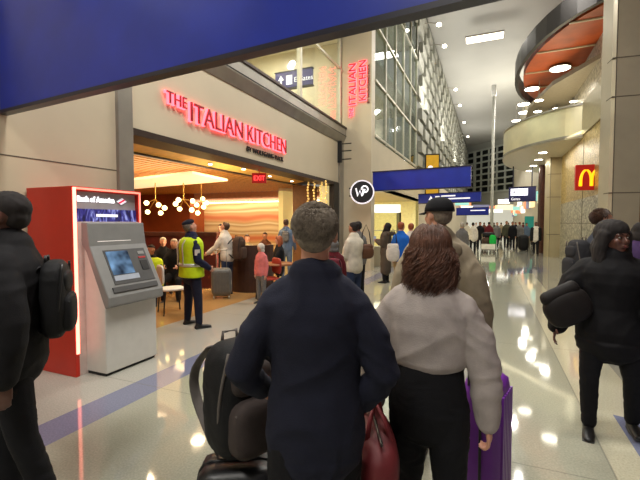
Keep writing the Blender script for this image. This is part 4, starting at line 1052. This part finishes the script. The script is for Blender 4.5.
d3=seated('seated diner in dark clothes with ginger hair holding a white paper',279,10.2,(-.7,-.6,0),1.72,'pale',BLK,BLK,('puffy',H_RED),headscale=.85)
d4=seated('seated diner in a grey-brown top nearest the booth',247,11.5,(.6,-.8,0),1.72,'pale',KHAKI,DENIM,('short',H_BRN))
d5=seated('seated diner in a brown top under the wavy mural',265,12.8,(.2,-1,0),1.75,'mid',BRN,DENIM,('short',H_BRN))
d6=seated('seated diner in black between the vest and the partition',174,8.8,(.5,-.8,0),1.70,'pale',BLK,BLK,('short',H_WHT))
d7=seated('seated diner in black beside the partition, nearer the cash machine',163,9.7,(.7,-.7,0),1.70,'pale',BLK,BLK,('short',H_WHT))
d8=seated('second staff member in a yellow vest sitting beyond the cash machine console',151,8.2,(.5,-.8,0),1.60,'mid',BLK,NAVYT,('short',H_BLK)); vest(d8)
d9=who('person in dark clothes by the white fleece traveller near the mural',221,11.2,(.3,-1,0),1.62,'pale',BLK,BLK,('short',H_BLK))
e1_=who('person in purple cut off by the right edge beyond the woman in black',641,5.6,(.3,1,0),1.64,'mid',PURP,BLK,('puffy',H_BLK),bulk=1.8)
# far crowd
wk={'R':((.02,.22,-1),(0,.02,-1)),'L':((-.02,-.2,-1),(0,-.3,-1))}
far=[('grey haired person in a pale grey jacket just right of the tan jacket',462,14.5,(0,1,0),1.66,'pale',GRY,DENIM,'short',H_WHT),
('person in a pale shirt left of the luggage trolley',473,21,(0,1,0),1.68,'mid',WHT,BLK,'short',H_BLK),
('person in black behind the luggage trolley',480,24,(0,-1,0),1.72,'mid',BLK,BLK,'short',H_BLK),
('person in maroon pushing the luggage trolley',489,23.8,(0,1,0),1.72,'mid',MAR,BLK,'short',H_BLK),
('person in grey just right of the luggage trolley',497,26,(.2,-1,0),1.70,'pale',GRY,BLK,'short',H_BRN),
('person in an olive jacket walking with the crowd near the bright floor strip',506.5,25.5,(.1,-1,0),1.78,'mid',OLIVE,BLK,'short',H_BRN),
('person in a black coat beside the olive jacket',512.5,25,(-.1,-1,0),1.74,'mid',BLK,BLK,'short',H_BLK),
('person with a red hat and grey top in the far crowd',519.5,25.5,(.3,1,0),1.72,'mid',GRY,BLK,'short',H_RED),
('person in a blue-grey top left of the pale shirted walker',526.5,26.5,(0,-1,0),1.66,'mid',STEELB,BLK,'short',H_BLK),
('walker with a pale shirt under a black open jacket by the dark pillar',536,20.3,(-.1,-1,0),1.70,'dark',WHT,BLK,'short',H_BLK),
('far walker in white between the trolley and the small blue sign',467,31,(0,1,0),1.7,'mid',CREAMC,DENIM,'short',H_BRN),
('far walker in brown seen above the trolley bags',484,33,(.2,1,0),1.7,'mid',BRN,BLK,'short',H_BRN),
('far walker in khaki in the gap beside the bright floor strip',501,36,(.2,1,0),1.7,'mid',KHAKI,BLK,'short',H_BLK),
('far walker in navy behind the black coat',515.5,33,(0,-1,0),1.72,'mid',NAVY,BLK,'short',H_BLK),
('far walker in maroon near the teal poster',523,34,(0,1,0),1.7,'mid',MAR,BLK,'short',H_BLK),
('far person in black at the foot of the teal poster',531,29,(.2,1,0),1.7,'mid',BLK,BLK,'short',H_BLK),
('far person in cream left of the tall mast',476,38,(0,-1,0),1.7,'mid',WHT,BLK,'short',H_BRN),
('far person in olive right of the tall mast',494,40,(0,1,0),1.7,'mid',OLIVE,BLK,'short',H_BRN),
('tiny distant walker in grey at the end of the concourse',508.5,44,(0,1,0),1.7,'mid',GRY,BLK,'short',H_BRN)]
for i,(lb,px,z,fc,H,sk,tp_,bt,hs,hm) in enumerate(far):
    Q=who(lb,px,z,fc,H,sk,tp_,bt,(hs,hm),vox=.03,bulk=1.8 if i%2 else 1.3,legs=wk if i%3 else {'R':wk['L'],'L':wk['R']},hem=.46)
    if 'open jacket' in lb:
        b=B()
        for s in (1,-1):
            S,E,W,ua,fa=Q['J']['R' if s>0 else 'L']
            limb(b,[S,E,W],[.085,.075,.06],12); limb(b,[(s*.14,0,1.36),(s*.16,0,1.1),(s*.17,0,.8)],[(.07,.14),(.075,.15),(.08,.15)],14)
        obj('open_jacket',b,BLK,Q['root'],True)

# ------------------------------------------------------------------ bags
PKB=cloth('pack_black',(24,24,26),.7); PKG=cloth('pack_grey',(96,90,86),.7); PKBR=cloth('pack_brown',(70,54,44),.8); PKM=cloth('pack_maroon',(104,30,44),.7); LEA=cloth('leather_brown',(92,60,42),.5)
def pk_on(P,label,m,trim,size,dz=.0,back=.20,pocket=None):
    """a pack worn on the back: its own thing, standing just off the wearer's back"""
    rz=P['rz']; R=P['root']; f=Vector((-math.sin(rz),math.cos(rz),0)); h=size[2]
    loc=Vector(R.location)-f*(back+size[1]*.5); loc.z=.80*P['H']-h+dz+R.location.z
    return backpack(label,loc,rz,m,trim,size,pocket=pocket)
suit_b=at(243,1.62)
suitcase('black rolling suitcase under the backpack beside the man in navy',(at(236,1.80).x,at(236,1.80).y,0),YAW+.1,mat('case_black',(24,24,27),.4),BLACK,(.36,.24,.50),.30)
q=at(237,1.80); backpack('black and grey backpack on the suitcase left of the man in navy',(q.x,q.y,.60),YAW+.75,PKB,PKG,(.29,.24,.52),pocket=cloth('pack_taupe',(64,56,54)))
q=at(490,2.28); suitcase('purple hard suitcase with black handle pulled by the woman in the grey sweater',(q.x,q.y,0),PI/2-.25,mat('case_purple',(110,44,150),.35,var=.1),BLACK,(.26,.22,.72),.20)
# red duffel in the man's hand
W=man['J']['R'][2]; rz=man['rz']; c_=man['root'].matrix_basis @ Vector((W.x+.02,W.y+.06,W.z-.30))
q=at(376,1.72)
r=thing('duffel_bag','dark red duffel bag held low in the navy man\'s right hand','bag',(q.x,q.y,.48),YAW+PI/2)
b=B(); rbox(b,(0,0,.15),(.46,.17,.30),pw=3.2); link_mesh('bag_body',remesh(b,.012,2,.4,.008,9),mat('bag_red',(96,22,28),.6,var=.2),r,True)
for s in (1,-1): b=B(); tube(b,[(-.12,s*.05,.27),(-.08,s*.03,.35),(0,0,.385),(.08,s*.03,.35),(.12,s*.05,.27)],.010); obj('handle',b,mat('bag_strap',(140,50,56),.6),r,True)
b=B(); tube(b,[(-.2,0,.305),(.2,0,.305)],.006); obj('zip',b,BLACK,r)
pk_on(y5,'grey and black backpack worn by the young man facing right',cloth('pack_dkgrey',(44,44,48)),PKG,(.32,.20,.50),back=.16)
pk_on(m6,'dark backpack worn by the man in black at the left edge',PKB,BLACK,(.30,.13,.44),back=.15)
pk_on(w8,'dark brown backpack worn by the traveller in the white fleece',PKBR,PKB,(.32,.22,.55),back=.19,)
pk_on(q3,'maroon backpack worn by the child in the grey beanie',PKM,PKB,(.30,.16,.42),back=.17)
pk_on(d1,'small dark pack on the back of the steel blue shirt',GRY,PKB,(.22,.10,.30),back=.10)
q=at(221,8.75); suitcase('grey hard suitcase held by the traveller in the white fleece',(q.x,q.y,0),YAW+.2,mat('case_grey',(92,94,92),.4),STEEL,(.42,.28,.60),.40)
def sling(label,p,z,m,size,rz=0.0,strap=.45):
    r=thing('shoulder_bag',label,'bag',(p.x,p.y,z),rz); r.rotation_euler=(0,-.5 if 'hip' in label else 0,rz)
    w,d,h=size; b=B(); P_=[(-w*.32,h),(w*.32,h),(w*.5,h*.12),(w*.42,0),(-w*.42,0),(-w*.5,h*.12)]
    rbox(b,(0,0,h*.4),(w,d,h*.8),pw=2.8); limb(b,[(-w*.3,0,h*.75),(w*.3,0,h*.75)],[(d*.35,h*.18)]*2,12,ref=Vector((0,1,0)))
    obj('bag_body',b,m,r,True)
    if 'hip' in label: return
    b=B(); tube(b,[(-w*.32,0,h*.85),(-w*.2,0,h+strap*.6),(0,0,h+strap),(w*.2,0,h+strap*.6),(w*.32,0,h*.85)],.010); obj('strap',b,BLACK,r,True)
sling('brown leather bag hanging behind the woman in the white sweater',at(366,7.45),.98,LEA,(.30,.12,.30),.4,.34)
sling('large black handbag hanging at the hip of the woman in black',at(579,3.04),.88,cloth('bag_dark',(30,26,25),.6),(.34,.13,.34),YAW-.2,.07)
sling('white tote bag beside the person in the blue polo',at(393,9.0),.78,WHT,(.30,.12,.44),.3,.30)
# luggage trolley
p=at(488.5,22.3); r=thing('luggage_trolley','luggage trolley piled with bags in the middle of the far hall','trolley',(p.x,p.y,0),0)
b=B(); box(b,-.36,.36,-.45,.45,.16,.22); obj('deck',b,STEEL,r)
b=B(); tube(b,[(-.33,.42,.2),(-.33,.5,1.02),(.33,.5,1.02),(.33,.42,.2)],.022); obj('push_handle',b,STEEL,r)
for sx in (1,-1):
    for sy in (1,-1): b=B(); lathe(b,[(.07,-.02),(.07,.02)],14,M=Matrix.Translation((sx*.3,sy*.38,.08))@Matrix.Rotation(PI/2,4,'Y')); obj('wheel',b,BLACK,r)
b=B(); box(b,-.36,.36,-.47,-.43,.22,.50); obj('front_panel',b,mat('trolley_white',(220,218,210),.5),r)
def soft(label,cat,nm,loc,size,m):
    b=B(); rbox(b,(0,0,size[2]/2),size,pw=3.5); o=obj(nm,b,m,None,True); o.location=loc; tag(o,label,cat); return o
soft('dark bag standing at the left on the luggage trolley','bag','travel_bag',(p.x-.14,p.y+.08,.22),(.40,.6,.62),PKBR)
soft('bright green bag leaning on the luggage trolley','bag','green_bag',(p.x+.22,p.y-.30,.42),(.34,.2,.58),cloth('bag_green',(30,170,70)))
soft('black holdall across the top of the luggage trolley','bag','holdall',(p.x,p.y+.1,.85),(.66,.4,.28),PKB)
soft('pram shaped dark luggage beside the walkers near the teal poster','bag','trolley_bag',(at(523.5,24).x,at(523.5,24).y,0),(.6,.7,.95),PKB)
# phone and paper
b=B(); box(b,-.035,.035,-.005,.005,-.07,.07); o=obj('phone',b,mat('phone_glow',(60,64,72),.2,emit=(190,205,225),estr=.5)); R=q4['root'].matrix_basis; W=q4['J']['R'][2]; o.location=R@Vector((0,W.y+.10,W.z+.06)); tag(o,'phone held up by the person in the long brown coat','phone')
b=B(); box(b,-.1,.1,-.002,.002,-.14,.14); o=obj('paper_sheet',b,WHT); o.location=d3['root'].matrix_basis@Vector((0,.42,1.12)); o.rotation_euler=(.6,0,.5); tag(o,'white paper held by the seated ginger-haired diner','paper')

# ------------------------------------------------------------------ lighting
for x,y,z,e in ADDED_LAMPS: added_hall_lamp(x,y,z,e)
for y,e in ((24,900),(34,900),(46,1100),(58,1100)): light('hall_uplight','AREA',(PX+1.2,y,8.0),e*UP,(1,.96,.9),2.0,2.0,target=(PX+3.2,y+1,CH))
light('hall_uplight','AREA',(1.5,40,9.5),1500*UP,(1,.95,.86),3,3,target=(0,40,CH))
for y in (6.5,9.5,12): light('restaurant_light','AREA',(-8.2,y,2.98),REST,(1,.72,.42),2.2,1.6,rot=(0,0,0))
light('restaurant_light','AREA',(-13,11,2.98),REST*.8,(1,.66,.36),2.5,2.5,rot=(0,0,0))
light('cove_lamp','AREA',(-5.25,8.4,3.06),REST*3.5,(1,.80,.48),.1,7.5,target=(-5.8,8.4,3.13))
for y_ in (5.2,6.6,8.0,9.4,10.8): light('entrance_light','AREA',(-5.6,y_,2.95),REST*.26,(1,.74,.45),.2,.2,rot=(0,0,0))
light('mural_wash','AREA',(-10.3,14.7,2.6),REST*1.3,(1,.86,.66),10,.2,target=(-10.3,15.6,1.6))
light('added_slat_uplight','AREA',(-8,6.8,2.88),REST*.5,(1,.78,.48),3,2.4,rot=(PI,0,0))  # added light without a fixture, aimed up to brighten the wooden slats
light('shop_light','AREA',(-5.6,18.5,2.85),260,(1,.93,.66),2.5,7,rot=(0,0,0))
for y_ in (1,4.5,8,11.5): light('upper_room_light','AREA',(-7.2,y_,7.8),200,(1,.93,.78),.4,.4,rot=(0,0,0))
light('gallery_light','AREA',(PX-1.5,18,7.3),200,(1,.92,.78),2,7,rot=(0,0,0)); light('gallery_light','AREA',(PX-1.5,18,10.8),200,(1,.92,.78),2,7,rot=(0,0,0))
for x_,y_ in ((2.3,19.6),(1.9,21.4),(1.7,23.6),(2.0,26.0)): light('balcony_underlight','AREA',(x_,y_,4.75),42,(1,.94,.82),.3,.3,rot=(0,0,0))
for x_,y_ in ((2.9,22.5),(2.6,25.5),(2.6,28.5)): light('mezzanine_light','AREA',(x_,y_,7.9),40,(1,.93,.78),.35,.35,rot=(0,0,0))
light('canopy_wash','AREA',(3.0,22,6.2),110,(1,.85,.6),1.2,6,rot=(PI,0,0))
light('parapet_wash','SPOT',(-1.6,15.5,9.5),500,(1,.92,.70),.3,target=(1.4,19.6,5.4),spot=1.0)
light('mosaic_wash','AREA',(2.2,17.5,4.7),18,(1,.86,.55),.3,4,target=(3.1,17.5,2.5))
for y_ in (22,28,34,41): light('hall_fill','AREA',(1.6,y_,11.2),260,(1,.96,.88),.4,.4,target=(-3.7,y_,7))
for y_ in (38,44,50,56,62): light('concourse_light','AREA',(-.3,y_,7.5),190,(1,.96,.88),.4,.4,rot=(0,0,0))
